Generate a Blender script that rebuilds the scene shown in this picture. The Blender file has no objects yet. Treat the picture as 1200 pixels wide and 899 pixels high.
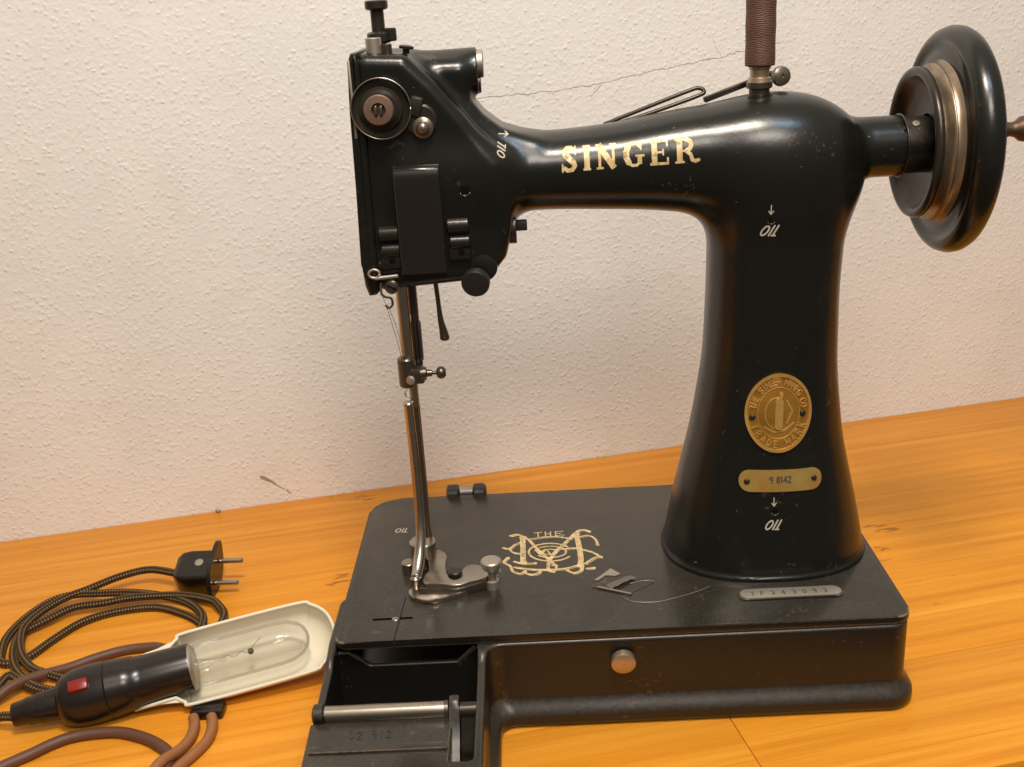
import bpy, bmesh, math, random
import numpy as np
from mathutils import Vector, Matrix
random.seed(7)
S = 0.01                       # everything below is written in centimetres
sc = bpy.context.scene
col = sc.collection

# ------------------------------------------------------------------ camera
def make_camera():
    yaw, pitch, roll = -0.02266, 0.355125, -0.060382
    f = Vector((math.sin(yaw)*math.cos(pitch), math.cos(yaw)*math.cos(pitch), -math.sin(pitch)))
    r = Vector((math.cos(yaw), -math.sin(yaw), 0)); u = r.cross(f)
    r2 = r*math.cos(roll)+u*math.sin(roll); u2 = -r*math.sin(roll)+u*math.cos(roll)
    cd = bpy.data.cameras.new('camera'); cam = bpy.data.objects.new('camera', cd); col.objects.link(cam)
    m = Matrix((r2, u2, -f)).transposed().to_4x4()
    m.translation = Vector((13.384, -56.880, 44.330))*S
    cam.matrix_world = m
    cd.sensor_width = 36; cd.lens = 1253.236/1200*36
    cd.clip_start = 0.02; cd.clip_end = 50
    cd.dof.use_dof = True; cd.dof.focus_distance = 0.70; cd.dof.aperture_fstop = 45
    sc.camera = cam
make_camera()

# ------------------------------------------------------------------ world + lamps
w = bpy.data.worlds.new('World'); sc.world = w; w.use_nodes = True
nt = w.node_tree; bg = nt.nodes['Background']
tc = nt.nodes.new('ShaderNodeTexCoord'); sep = nt.nodes.new('ShaderNodeSeparateXYZ')
rp = nt.nodes.new('ShaderNodeValToRGB')
mr = nt.nodes.new('ShaderNodeMapRange'); mr.inputs['From Min'].default_value = -1; mr.inputs['From Max'].default_value = 1
nt.links.new(tc.outputs['Generated'], sep.inputs[0]); nt.links.new(sep.outputs['Z'], mr.inputs['Value'])
nt.links.new(mr.outputs[0], rp.inputs[0]); nt.links.new(rp.outputs[0], bg.inputs[0])
e = rp.color_ramp.elements
e[0].position = 0.0; e[0].color = (.10, .07, .05, 1)
e[1].position = 1.0; e[1].color = (.85, .76, .64, 1)
m_ = e.new(0.5); m_.color = (.17, .145, .12, 1)
bg.inputs[1].default_value = 0.62

def area(name, loc, target, size, sy, power, colr):
    ld = bpy.data.lights.new(name, 'AREA'); ld.shape = 'RECTANGLE'; ld.size = size*S; ld.size_y = sy*S
    ld.energy = power; ld.color = colr
    o = bpy.data.objects.new(name, ld); col.objects.link(o)
    o.location = Vector(loc)*S
    o.rotation_euler = (Vector(target)-Vector(loc)).to_track_quat('-Z', 'Y').to_euler()
    return o
area('ceiling_lamp', (18, -44, 136), (14, 12, 10), 26, 20, 13.2, (1.0, .87, .73))
area('room_lamp', (36, -104, 128), (10, 25, 15), 42, 36, 8.5, (1.0, .90, .80))
area('window_light', (62, -62, 165), (15, 10, 15), 22, 26, 3.6, (.50, .76, 1.0))

sc.view_settings.view_transform = 'Standard'; sc.view_settings.look = 'None'
sc.view_settings.exposure = 0.03; sc.view_settings.gamma = 1; sc.view_settings.use_curve_mapping = False
try:
    sc.cycles.use_denoising = True
    sc.cycles.max_bounces = 8
except Exception: pass

# ------------------------------------------------------------------ materials
class NT:
    def __init__(s, name):
        s.m = bpy.data.materials.new(name); s.m.use_nodes = True; s.t = s.m.node_tree
        s.b = s.t.nodes['Principled BSDF']
    def n(s, kind, **kw):
        o = s.t.nodes.new('ShaderNode'+kind)
        for k, v in kw.items():
            if k in o.inputs.keys(): o.inputs[k].default_value = v
            else: setattr(o, k, v)
        return o
    def l(s, a, b): s.t.links.new(a, b)
    def coord(s, scale=(1, 1, 1), out='Object', rot=(0, 0, 0)):
        t = s.n('TexCoord'); mp = s.n('Mapping'); mp.inputs['Scale'].default_value = scale; mp.inputs['Rotation'].default_value = rot
        s.l(t.outputs[out], mp.inputs[0]); return mp.outputs[0]
    def noise(s, co, scale, detail=4, rough=.55, dist=0):
        o = s.n('TexNoise'); o.inputs['Scale'].default_value = scale; o.inputs['Detail'].default_value = detail
        o.inputs['Roughness'].default_value = rough; o.inputs['Distortion'].default_value = dist
        s.l(co, o.inputs['Vector']); return o.outputs['Fac']
    def ramp(s, fac, stops):
        o = s.n('ValToRGB'); e = o.color_ramp.elements
        e[0].position, e[0].color = stops[0][0], tuple(stops[0][1])+(1,)
        e[1].position, e[1].color = stops[-1][0], tuple(stops[-1][1])+(1,)
        for p, c in stops[1:-1]:
            q = e.new(p); q.color = tuple(c)+(1,)
        s.l(fac, o.inputs[0]); return o.outputs[0]
    def mix(s, fac, a, b, mode='MIX'):
        o = s.n('MixRGB'); o.blend_type = mode
        for i, v in ((0, fac), (1, a), (2, b)):
            if isinstance(v, (int, float)): o.inputs[i].default_value = v
            elif isinstance(v, tuple): o.inputs[i].default_value = v+(1,)
            else: s.l(v, o.inputs[i])
        return o.outputs[0]
    def math(s, op, a, b=None, c=None):
        o = s.n('Math'); o.operation = op
        for i, v in enumerate((a, b, c)):
            if v is None: continue
            if isinstance(v, (int, float)): o.inputs[i].default_value = v
            else: s.l(v, o.inputs[i])
        return o.outputs[0]
    def bump(s, h, strength=.3, dist=.001):
        o = s.n('Bump'); o.inputs['Strength'].default_value = strength; o.inputs['Distance'].default_value = dist
        s.l(h, o.inputs['Height']); s.l(o.outputs[0], s.b.inputs['Normal']); return o
    def set(s, **kw):
        for k, v in kw.items():
            k = k.replace('_', ' ')
            if isinstance(v, tuple): v = v+(1,) if len(v) == 3 else v
            if hasattr(v, 'is_linked') or hasattr(v, 'links'): s.l(v, s.b.inputs[k])
            else: s.b.inputs[k].default_value = v
        return s.m

def mat_enamel(name='black_enamel', base=(.012, .0115, .011), r0=.20, r1=.36, worn=(.17, .12, .08), wear=.0):
    k = NT(name); co = k.coord()
    n1 = k.noise(co, 22, 6, .6); n2 = k.noise(co, 420, 3, .6)
    spk = k.noise(co, 700, 2, .5)
    sp = k.ramp(spk, [(.73, (0, 0, 0)), (.77, (1, 1, 1))])
    big = k.noise(co, 90, 4, .6)
    sp2 = k.ramp(k.math('MULTIPLY', spk, big), [(.44, (0, 0, 0)), (.48, (1, 1, 1))])
    chip = k.ramp(k.math('MULTIPLY', k.noise(co, 240, 4, .6), k.noise(co, 30, 2, .5)), [(.385, (0, 0, 0)), (.41, (1, 1, 1))])
    base = k.mix(k.math('MULTIPLY', chip, .8), base, (.055, .036, .022))
    c = k.mix(k.math('MULTIPLY', sp2, .55), base, (.26, .23, .18))
    c = k.mix(k.math('MULTIPLY', k.ramp(n1, [(.55, (0, 0, 0)), (.8, (1, 1, 1))]), .5), c, (.028, .024, .019))
    g = k.n('NewGeometry'); dust = None
    if wear > 0:
        sz = k.n('SeparateXYZ'); k.l(g.outputs['Normal'], sz.inputs[0])
        rim = k.ramp(k.math('ABSOLUTE', sz.outputs['Z']), [(.12, (0, 0, 0)), (.35, (1, 1, 1)), (.90, (1, 1, 1)), (.985, (0, 0, 0))])
        ew = k.math('MULTIPLY', rim, k.ramp(k.noise(co, 330, 6, .7), [(.34, (.2, .2, .2)), (.64, (1, 1, 1))]))
        c = k.mix(k.math('MULTIPLY', ew, wear), c, worn)
        up = k.ramp(sz.outputs['Z'], [(.25, (0, 0, 0)), (.9, (1, 1, 1))])
        dust = k.math('MULTIPLY', up, k.math('MULTIPLY', k.ramp(k.noise(co, 34, 6, .7), [(.3, (.35, .35, .35)), (.75, (1, 1, 1))]), k.ramp(k.noise(co, 520, 3, .7), [(.3, (.4, .4, .4)), (.7, (1, 1, 1))])))
        c = k.mix(k.math('MULTIPLY', dust, .13), c, (.30, .25, .19))
    rr = k.n('MapRange'); rr.inputs['To Min'].default_value = r0; rr.inputs['To Max'].default_value = r1
    k.l(k.mix(.5, n1, big), rr.inputs['Value'])
    k.bump(k.math('ADD', k.math('MULTIPLY', n2, .25), k.noise(co, 60, 3, .5)), .16, .0010)
    return k.set(Base_Color=c, Roughness=rr.outputs[0], Specular_IOR_Level=.5)

def mat_metal(name, base, rough=.3, metallic=1., tint=None, scale=120, bump=.05, stain=.4):
    k = NT(name); co = k.coord()
    n = k.noise(co, scale, 5, .65); n2 = k.noise(co, scale*.25, 4, .6)
    tint = tint or tuple(v*.45 for v in base)
    c = k.mix(k.math('MULTIPLY', k.ramp(n2, [(.42, (0, 0, 0)), (.68, (1, 1, 1))]), stain), base, tint)
    rr = k.n('MapRange'); rr.inputs['To Min'].default_value = rough*.75; rr.inputs['To Max'].default_value = rough*1.35
    k.l(n, rr.inputs['Value'])
    k.bump(n, bump, .0006)
    return k.set(Base_Color=c, Roughness=rr.outputs[0], Metallic=metallic)

def mat_flat(name, base, rough=.5, metallic=0., spec=.5, var=.15, scale=60, bump=.05):
    k = NT(name); co = k.coord(); n = k.noise(co, scale, 4, .6)
    c = k.mix(k.math('MULTIPLY', n, var*2), base, tuple(v*.55 for v in base))
    k.bump(n, bump, .0008)
    return k.set(Base_Color=c, Roughness=rough, Metallic=metallic, Specular_IOR_Level=spec)

def mat_wall():
    k = NT('rough_plaster'); co = k.coord()
    v = k.n('TexVoronoi'); v.inputs['Scale'].default_value = 265; v.feature = 'SMOOTH_F1'
    wob = k.n('TexNoise'); wob.inputs['Scale'].default_value = 130; wob.inputs['Detail'].default_value = 3
    k.l(co, wob.inputs['Vector'])
    off = k.n('VectorMath'); off.operation = 'MULTIPLY_ADD'; off.inputs[1].default_value = (.004, .004, .004)
    k.l(wob.outputs['Color'], off.inputs[0]); k.l(co, off.inputs[2]); k.l(off.outputs[0], v.inputs['Vector'])
    blobs = k.ramp(v.outputs['Distance'], [(.0, (1, 1, 1)), (.55, (0, 0, 0))])
    sc_c = k.n('SeparateColor'); k.l(v.outputs['Color'], sc_c.inputs[0])
    mask = k.math('POWER', sc_c.outputs[0], 1.5)
    fine = k.noise(co, 330, 5, .6)
    mid = k.noise(co, 120, 5, .6, .6)
    h = k.math('ADD', k.math('MULTIPLY', k.math('MULTIPLY', blobs, mask), .9), k.math('ADD', k.math('MULTIPLY', fine, .55), k.math('MULTIPLY', mid, .55)))
    k.bump(h, .5, .0017)
    big = k.noise(co, 7, 4, .55)
    c = k.mix(k.ramp(big, [(.3, (0, 0, 0)), (.7, (1, 1, 1))]), (.745, .74, .72), (.80, .79, .76))
    c = k.mix(k.math('MULTIPLY', k.ramp(k.noise(co, 16, 6, .7, .5), [(.52, (0, 0, 0)), (.72, (1, 1, 1))]), .22), c, (.60, .56, .50))
    c = k.mix(k.math('MULTIPLY', k.ramp(k.noise(co, 260, 2, .5), [(.66, (0, 0, 0)), (.74, (1, 1, 1))]), .25), c, (.52, .47, .40))
    return k.set(Base_Color=c, Roughness=.82, Specular_IOR_Level=.25)

def mat_wood():
    k = NT('orange_wood')
    co = k.coord((.5, 17.0, 17.0)); cf = k.coord((3, 75, 75))
    warp = k.noise(k.coord((1.6, 5, 5)), 2.2, 3, .5)
    bands = k.noise(co, 5.5, 8, .66, .30)
    fine = k.noise(cf, 9, 5, .65)
    streak = k.noise(k.coord((.8, 48, 48)), 5, 4, .6, .2)
    c = k.ramp(bands, [(.28, (.50, .185, .014)), (.42, (.62, .24, .020)), (.54, (.70, .29, .028)), (.68, (.77, .35, .042))])
    c = k.mix(k.math('MULTIPLY', k.ramp(streak, [(.57, (0, 0, 0)), (.68, (1, 1, 1))]), .42), c, (.42, .13, .008))
    c = k.mix(k.math('MULTIPLY', fine, .28), c, (.74, .27, .014))
    c = k.mix(k.math('MULTIPLY', k.ramp(warp, [(.45, (0, 0, 0)), (.7, (1, 1, 1))]), .35), c, (.80, .30, .016))
    # dark knotty flecks
    fl = k.ramp(k.math('MULTIPLY', k.noise(k.coord((14, 70, 70)), 2.2, 3, .6, .4), k.noise(k.coord((1, 1, 1)), 9, 2, .5)), [(.40, (0, 0, 0)), (.44, (1, 1, 1))])
    c = k.mix(k.math('MULTIPLY', fl, .6), c, (.16, .05, .012))
    k.bump(k.math('ADD', fine, k.math('MULTIPLY', streak, .8)), .25, .0006)
    rr = k.n('MapRange'); rr.inputs['To Min'].default_value = .30; rr.inputs['To Max'].default_value = .48
    k.l(k.noise(k.coord(), 30, 4, .6), rr.inputs['Value'])
    return k.set(Base_Color=c, Roughness=rr.outputs[0], Specular_IOR_Level=.22)

def mat_braid():
    k = NT('braided_cord'); t = k.n('UVMap'); sp = k.n('SeparateXYZ'); k.l(t.outputs[0], sp.inputs[0])
    u, v = sp.outputs['X'], sp.outputs['Y']
    a = k.math('SINE', k.math('MULTIPLY', k.math('ADD', k.math('MULTIPLY', u, 3), v), 6.2832))
    b = k.math('SINE', k.math('MULTIPLY', k.math('SUBTRACT', k.math('MULTIPLY', u, 3), v), 6.2832))
    pr = k.math('MULTIPLY', a, b)
    fleck = k.ramp(pr, [(.36, (0, 0, 0)), (.52, (1, 1, 1))])
    co = k.coord(); nn = k.noise(co, 90, 3, .6)
    dark = k.mix(nn, (.018, .011, .007), (.05, .032, .018))
    c = k.mix(fleck, dark, (.27, .155, .05))
    k.bump(k.math('ABSOLUTE', pr), .6, .0006)
    return k.set(Base_Color=c, Roughness=.75, Specular_IOR_Level=.2)

def mat_thread():
    k = NT('brown_thread'); co = k.coord()
    wv = k.n('TexWave'); wv.wave_type = 'BANDS'; wv.bands_direction = 'Z'; wv.inputs['Scale'].default_value = 260
    wv.inputs['Distortion'].default_value = 7; wv.inputs['Detail'].default_value = 2; k.l(k.coord((1, 1, 1), rot=(.05, .08, 0)), wv.inputs['Vector'])
    c = k.mix(wv.outputs['Fac'], (.075, .034, .022), (.135, .062, .040))
    c = k.mix(k.math('MULTIPLY', k.noise(co, 90, 3), .5), c, (.085, .032, .020))
    k.bump(wv.outputs['Fac'], .4, .0004)
    return k.set(Base_Color=c, Roughness=.55)

def mat_gold():
    k = NT('gold_transfer'); co = k.coord(); n = k.noise(co, 200, 4, .6)
    c = k.mix(k.ramp(n, [(.35, (0, 0, 0)), (.65, (1, 1, 1))]), (.50, .33, .12), (.72, .58, .33))
    rub = k.ramp(k.math('ADD', k.math('MULTIPLY', k.noise(co, 420, 4, .65), .6), k.math('MULTIPLY', k.noise(co, 70, 3, .6), .4)), [(.545, (0, 0, 0)), (.60, (1, 1, 1))])
    c = k.mix(k.math('MULTIPLY', rub, .55), c, (.035, .026, .016))
    return k.set(Base_Color=c, Roughness=.42, Metallic=.15)

def mat_glass():
    k = NT('thin_glass'); out = k.t.nodes['Material Output']
    tr = k.n('BsdfTransparent'); gl = k.n('BsdfGlossy'); mx = k.n('MixShader'); fr = k.n('LayerWeight')
    tr.inputs[0].default_value = (.96, .955, .94, 1); gl.inputs[0].default_value = (1, 1, 1, 1); gl.inputs['Roughness'].default_value = .03
    fr.inputs['Blend'].default_value = .16
    k.l(k.math('ADD', k.math('MULTIPLY', fr.outputs['Fresnel'], .75), .018), mx.inputs[0]); k.l(tr.outputs[0], mx.inputs[1]); k.l(gl.outputs[0], mx.inputs[2]); k.l(mx.outputs[0], out.inputs[0])
    df = k.n('BsdfDiffuse'); df.inputs[0].default_value = (.55, .50, .42, 1); m2 = k.n('MixShader')
    k.l(k.math('MULTIPLY', k.ramp(k.noise(k.coord(), 60, 4, .6), [(.3, (.3, .3, .3)), (.8, (1, 1, 1))]), .13), m2.inputs[0]); k.l(mx.outputs[0], m2.inputs[1]); k.l(df.outputs[0], m2.inputs[2]); k.l(m2.outputs[0], out.inputs[0])
    return k.m

def mat_brass(name='brass', base=(.78, .44, .09), dark=(.50, .24, .035)):
    k = NT(name); co = k.coord(); n = k.noise(co, 160, 5, .65); n2 = k.noise(co, 60, 3, .6)
    c = k.mix(k.ramp(n2, [(.35, (0, 0, 0)), (.7, (1, 1, 1))]), base, dark)
    c = k.mix(k.math('MULTIPLY', n, .35), c, tuple(v*1.3 for v in base))
    k.bump(n, .25, .0005)
    return k.set(Base_Color=c, Roughness=.42, Metallic=.75)

M = dict(
 enamel=mat_enamel('black_enamel', (.0070, .0072, .0055), .18, .33, wear=.0),
 plate=mat_enamel('bed_enamel', (.011, .0105, .008), .15, .28, worn=(.30, .21, .13), wear=.8),
 worn=mat_enamel('worn_enamel', (.009, .008, .0065), .26, .40, worn=(.075, .062, .048), wear=.40),
 matt=mat_flat('matt_black', (.010, .009, .008), .55, scale=80),
 black_metal=mat_metal('blackened_steel', (.050, .042, .033), .30, .6, tint=(.018, .014, .011)),
 steel=mat_metal('worn_steel', (.44, .40, .34), .28, 1, tint=(.22, .17, .12)),
 bright=mat_metal('polished_steel', (.54, .48, .41), .22, 1, tint=(.30, .22, .15), bump=.03),
 dull=mat_metal('dull_steel', (.46, .41, .35), .42, .8, tint=(.24, .19, .15)),
 dark_steel=mat_metal('dark_steel', (.16, .135, .11), .32, .9, tint=(.06, .045, .035)),
 copper=mat_metal('copper', (.24, .15, .11), .46, .6, tint=(.12, .075, .055)),
 brass=mat_brass('dark_brass', (.60, .32, .06), (.36, .16, .022)), hi_brass=mat_brass('bright_brass', (.86, .56, .17), (.66, .36, .07)), nameplate=mat_brass('pale_brass', (.66, .48, .15), (.62, .32, .06)),
 knurl=mat_metal('knob_metal', (.50, .40, .28), .36, .8, tint=(.33, .23, .14)),
 gold=mat_gold(), white=mat_flat('cream_lettering', (.62, .56, .44), .5, scale=500, var=.5),
 wall=mat_wall(), wood=mat_wood(), braid=mat_braid(), thread=mat_thread(),
 cream=mat_flat('cream_lacquer', (.80, .74, .58), .36, var=.16, scale=35),
 bakelite=mat_flat('dark_bakelite', (.014, .009, .007), .26, var=.3, scale=40, bump=.03),
 rubber=mat_flat('brown_rubber', (.13, .055, .030), .52, var=.35, scale=140, bump=.12),
 tan_rubber=mat_flat('tan_rubber', (.33, .135, .05), .50, var=.3, scale=140, bump=.12),
 groove=mat_metal('worn_groove', (.42, .33, .24), .34, .9, tint=(.12, .085, .055), stain=.9),
 cover=mat_enamel('cover_enamel', (.014, .0115, .009), .16, .30),
 silver=mat_metal('aluminium_plate', (.33, .30, .25), .45, .45, tint=(.20, .175, .14)),
 spindle=mat_metal('spindle_metal', (.12, .075, .05), .4, .7),
 guide=mat_metal('guide_metal', (.26, .22, .18), .3, .85, tint=(.10, .08, .06)),
 red=mat_flat('red_plastic', (.26, .014, .010), .28, var=.15, scale=60),
 glass=mat_glass(), hole=mat_flat('dark_hole', (.003, .003, .003), .9, spec=.1, var=0),  # near-black of seams and slots; also paints the shade of holes and recess
 stamp=mat_flat('stamped_marks', (.07, .055, .04), .6, var=.2),
 crack=mat_flat('crack_dirt', (.46, .38, .30), .9, var=.6, scale=300),
 scrap=mat_flat('grey_foil', (.36, .33, .27), .45, var=.4, scale=260, metallic=.3),
 wire=mat_metal('filament_wire', (.12, .10, .09), .4),
)

# ------------------------------------------------------------------ object helpers
OFF = {}
def tag(o, label, cat, group=None):
    o['label'] = label; o['category'] = cat
    if group: o['group'] = group
    return o
def thing(name, label, cat, loc=(0, 0, 0), group=None):
    o = bpy.data.objects.new(name, None); o.empty_display_size = .02; col.objects.link(o)
    o.location = Vector(loc)*S; OFF[o.name] = Vector(loc)
    return tag(o, label, cat, group)
def mesh(name, v, f, mat, parent=None, smooth=True, normals=None, label=None, uv=None, local=False):
    """vertices in world centimetres (or in the thing's own frame when local)"""
    off = OFF[parent.name] if parent is not None else Vector((0, 0, 0))
    v = np.asarray(v, float)
    vv = (v if local else v-np.array(off))*S
    me = bpy.data.meshes.new(name); me.from_pydata(vv.tolist(), [], [tuple(int(i) for i in q) for q in f]); me.validate(); me.update()
    me.materials.append(mat)
    if smooth: me.shade_smooth()
    if uv is not None:
        ul = me.uv_layers.new(name='UVMap'); li = np.zeros(len(me.loops), int); me.loops.foreach_get('vertex_index', li)
        ul.data.foreach_set('uv', np.asarray(uv, 'f').ravel())
    if normals is not None: me.normals_split_custom_set_from_vertices(normals.tolist())
    o = bpy.data.objects.new(name, me); col.objects.link(o)
    if parent is not None: o.parent = parent
    OFF[o.name] = off
    if label: o['label'] = label
    return o
def bmobj(name, bm, mat, parent=None, smooth=True, angle=35, local=False, label=None):
    bmesh.ops.recalc_face_normals(bm, faces=bm.faces)
    v = [tuple(x.co) for x in bm.verts]; bm.verts.index_update()
    f = [[x.index for x in q.verts] for q in bm.faces]
    bm.free()
    o = mesh(name, v, f, mat, parent, smooth, local=local, label=label)
    if smooth: o.data.set_sharp_from_angle(angle=math.radians(angle))
    return o
def add_box(bm, c, s, bev=0., seg=2, rot=None):
    r = bmesh.ops.create_cube(bm, size=1)
    vs = r['verts']
    for x in vs: x.co = Vector((x.co.x*s[0], x.co.y*s[1], x.co.z*s[2]))
    if bev > 0:
        es = list({e for x in vs for e in x.link_edges})
        q = bmesh.ops.bevel(bm, geom=es, offset=bev, segments=seg, profile=.5, affect='EDGES')
        vs = list(set(q['verts']) | {x for x in vs if x.is_valid})
    for x in vs:
        p = x.co.copy()
        if rot is not None: p = rot @ p
        x.co = p+Vector(c)
    return vs
def box(name, c, s, mat, parent, bev=.05, seg=2, rot=None, **kw):
    bm = bmesh.new(); add_box(bm, c, s, bev, seg, rot); return bmobj(name, bm, mat, parent, **kw)
def frame_of(d):
    d = Vector(d).normalized(); a = Vector((0, 0, 1)) if abs(d.z) < .9 else Vector((1, 0, 0))
    u = d.cross(a).normalized(); return d, u, d.cross(u)
def add_lathe(bm, base, axis, prof, n=32):
    """prof: (distance along axis, radius)"""
    d, u, v = frame_of(axis); base = Vector(base); rings = []
    for t, r in prof:
        if r <= 1e-5: rings.append([bm.verts.new(base+d*t)]); continue
        rings.append([bm.verts.new(base+d*t+(u*math.cos(2*math.pi*i/n)+v*math.sin(2*math.pi*i/n))*r) for i in range(n)])
    for a, b in zip(rings, rings[1:]):
        for i in range(n):
            j = (i+1) % n
            if len(a) == 1 and len(b) == 1: continue
            if len(a) == 1: bm.faces.new((a[0], b[i], b[j]))
            elif len(b) == 1: bm.faces.new((a[i], b[0], a[j]))
            else: bm.faces.new((a[i], b[i], b[j], a[j]))
def lathe(name, base, axis, prof, mat, parent, n=32, **kw):
    bm = bmesh.new(); add_lathe(bm, base, axis, prof, n); return bmobj(name, bm, mat, parent, **kw)
def cyl(name, a, b, r, mat, parent, n=24, bev=.04, **kw):
    a = Vector(a); b = Vector(b); L = (b-a).length; bev = min(bev, r*.4, L*.3)
    return lathe(name, a, b-a, [(0, 0), (0, r-bev), (bev, r), (L-bev, r), (L, r-bev), (L, 0)], mat, parent, n, **kw)
def catmull(pts, sub=8, closed=False):
    P = [np.array(p, float) for p in pts]; out = []
    n = len(P)
    for i in range(n-1 if not closed else n):
        if closed: p0, p1, p2, p3 = P[(i-1) % n], P[i], P[(i+1) % n], P[(i+2) % n]
        else: p0, p1, p2, p3 = P[max(i-1, 0)], P[i], P[i+1], P[min(i+2, n-1)]
        for k in range(sub):
            t = k/sub
            out.append(.5*((2*p1)+(-p0+p2)*t+(2*p0-5*p1+4*p2-p3)*t*t+(-p0+3*p1-3*p2+p3)*t**3))
    if not closed: out.append(P[-1])
    return out
def tube(name, pts, r, mat, parent=None, n=12, uvlen=None, radii=None, local=False, flat=None, label=None):
    P = [Vector(p) for p in pts]; verts = []; faces = []; L = [0.]
    for a, b in zip(P, P[1:]): L.append(L[-1]+(b-a).length)
    up = None
    for i, p in enumerate(P):
        d = (P[min(i+1, len(P)-1)]-P[max(i-1, 0)]).normalized()
        if up is None: up = frame_of(d)[1]
        u = (up-d*up.dot(d)).normalized(); up = u; v = d.cross(u)
        rr = radii[i] if radii is not None else r
        for k in range(n):
            a = 2*math.pi*k/n
            verts.append(p+(u*math.cos(a)+v*math.sin(a)*(flat or 1))*rr)
    uv = []
    for i in range(len(P)-1):
        for k in range(n):
            j = (k+1) % n
            faces.append((i*n+k, i*n+j, (i+1)*n+j, (i+1)*n+k))
            l0, l1 = L[i]/(uvlen or 1), L[i+1]/(uvlen or 1)
            uv += [(k/n, l0), ((k+1)/n, l0), ((k+1)/n, l1), (k/n, l1)]
    faces.append(tuple(range(n))[::-1]); faces.append(tuple((len(P)-1)*n+k for k in range(n)))
    uv += [(0, 0)]*(2*n)
    return mesh(name, [tuple(q) for q in verts], faces, mat, parent, True, uv=uv if uvlen else None, local=local, label=label)
def prism(name, outline, z0, z1, mat, parent, bev=.05, axis='z', seg=2, angle=35, **kw):
    bm = bmesh.new()
    def mk(p, h): return (p[0], p[1], h) if axis == 'z' else ((p[0], h, p[1]) if axis == 'y' else (h, p[0], p[1]))
    lo = [bm.verts.new(mk(p, z0)) for p in outline]; hi = [bm.verts.new(mk(p, z1)) for p in outline]
    n = len(outline); bm.faces.new(lo); top = bm.faces.new(hi)
    for i in range(n): bm.faces.new((lo[i], lo[(i+1) % n], hi[(i+1) % n], hi[i]))
    if bev > 0:
        es = [e for e in bm.edges if (e.verts[0] in hi and e.verts[1] in hi) or (e.verts[0] in lo and e.verts[1] in lo)]
        bmesh.ops.bevel(bm, geom=es, offset=bev, segments=seg, profile=.5, affect='EDGES')
    return bmobj(name, bm, mat, parent, angle=angle, **kw)
def rrect(x0, x1, y0, y1, r, n=6):
    """r: radii for corners (x0,y0),(x1,y0),(x1,y1),(x0,y1)"""
    if not isinstance(r, (tuple, list)): r = (r,)*4
    o = []
    for (cx, cy, a0), rr in zip(((x0, y0, 180), (x1, y0, 270), (x1, y1, 0), (x0, y1, 90)), r):
        sx = 1 if cx == x0 else -1; sy = 1 if cy == y0 else -1
        for k in range(n+1):
            a = math.radians(a0+90*k/n); o.append((cx+sx*rr+rr*math.cos(a), cy+sy*rr+rr*math.sin(a)))
    return o
def chaik0(P, n=2):
    for _ in range(n):
        Q = []
        for a, b in zip(P, P[1:]+P[:1]): Q += [(a[0]*.75+b[0]*.25, a[1]*.75+b[1]*.25), (a[0]*.25+b[0]*.75, a[1]*.25+b[1]*.75)]
        P = Q
    return P
def cut(o, cutters):
    bm = bmesh.new()
    for c, s, rz in cutters:
        add_box(bm, Vector(c)-OFF[o.name], s, 0, rot=Matrix.Rotation(rz, 3, 'Z'))
    for v in bm.verts: v.co *= S
    me = bpy.data.meshes.new('cutter'); bm.to_mesh(me); bm.free()
    c = bpy.data.objects.new('cutter', me); col.objects.link(c)
    md = o.modifiers.new('cut', 'BOOLEAN'); md.object = c; md.solver = 'EXACT'; md.operation = 'DIFFERENCE'; md.use_self = True
    bpy.context.view_layer.update()
    dg = bpy.context.evaluated_depsgraph_get(); par = o.parent; o.parent = None
    c.location = (0, 0, 0); bpy.context.view_layer.update(); dg = bpy.context.evaluated_depsgraph_get()
    nm = bpy.data.meshes.new_from_object(o.evaluated_get(dg)); o.modifiers.remove(md); nm.name = o.data.name; o.data = nm; o.parent = par
    bpy.data.objects.remove(c)

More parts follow.
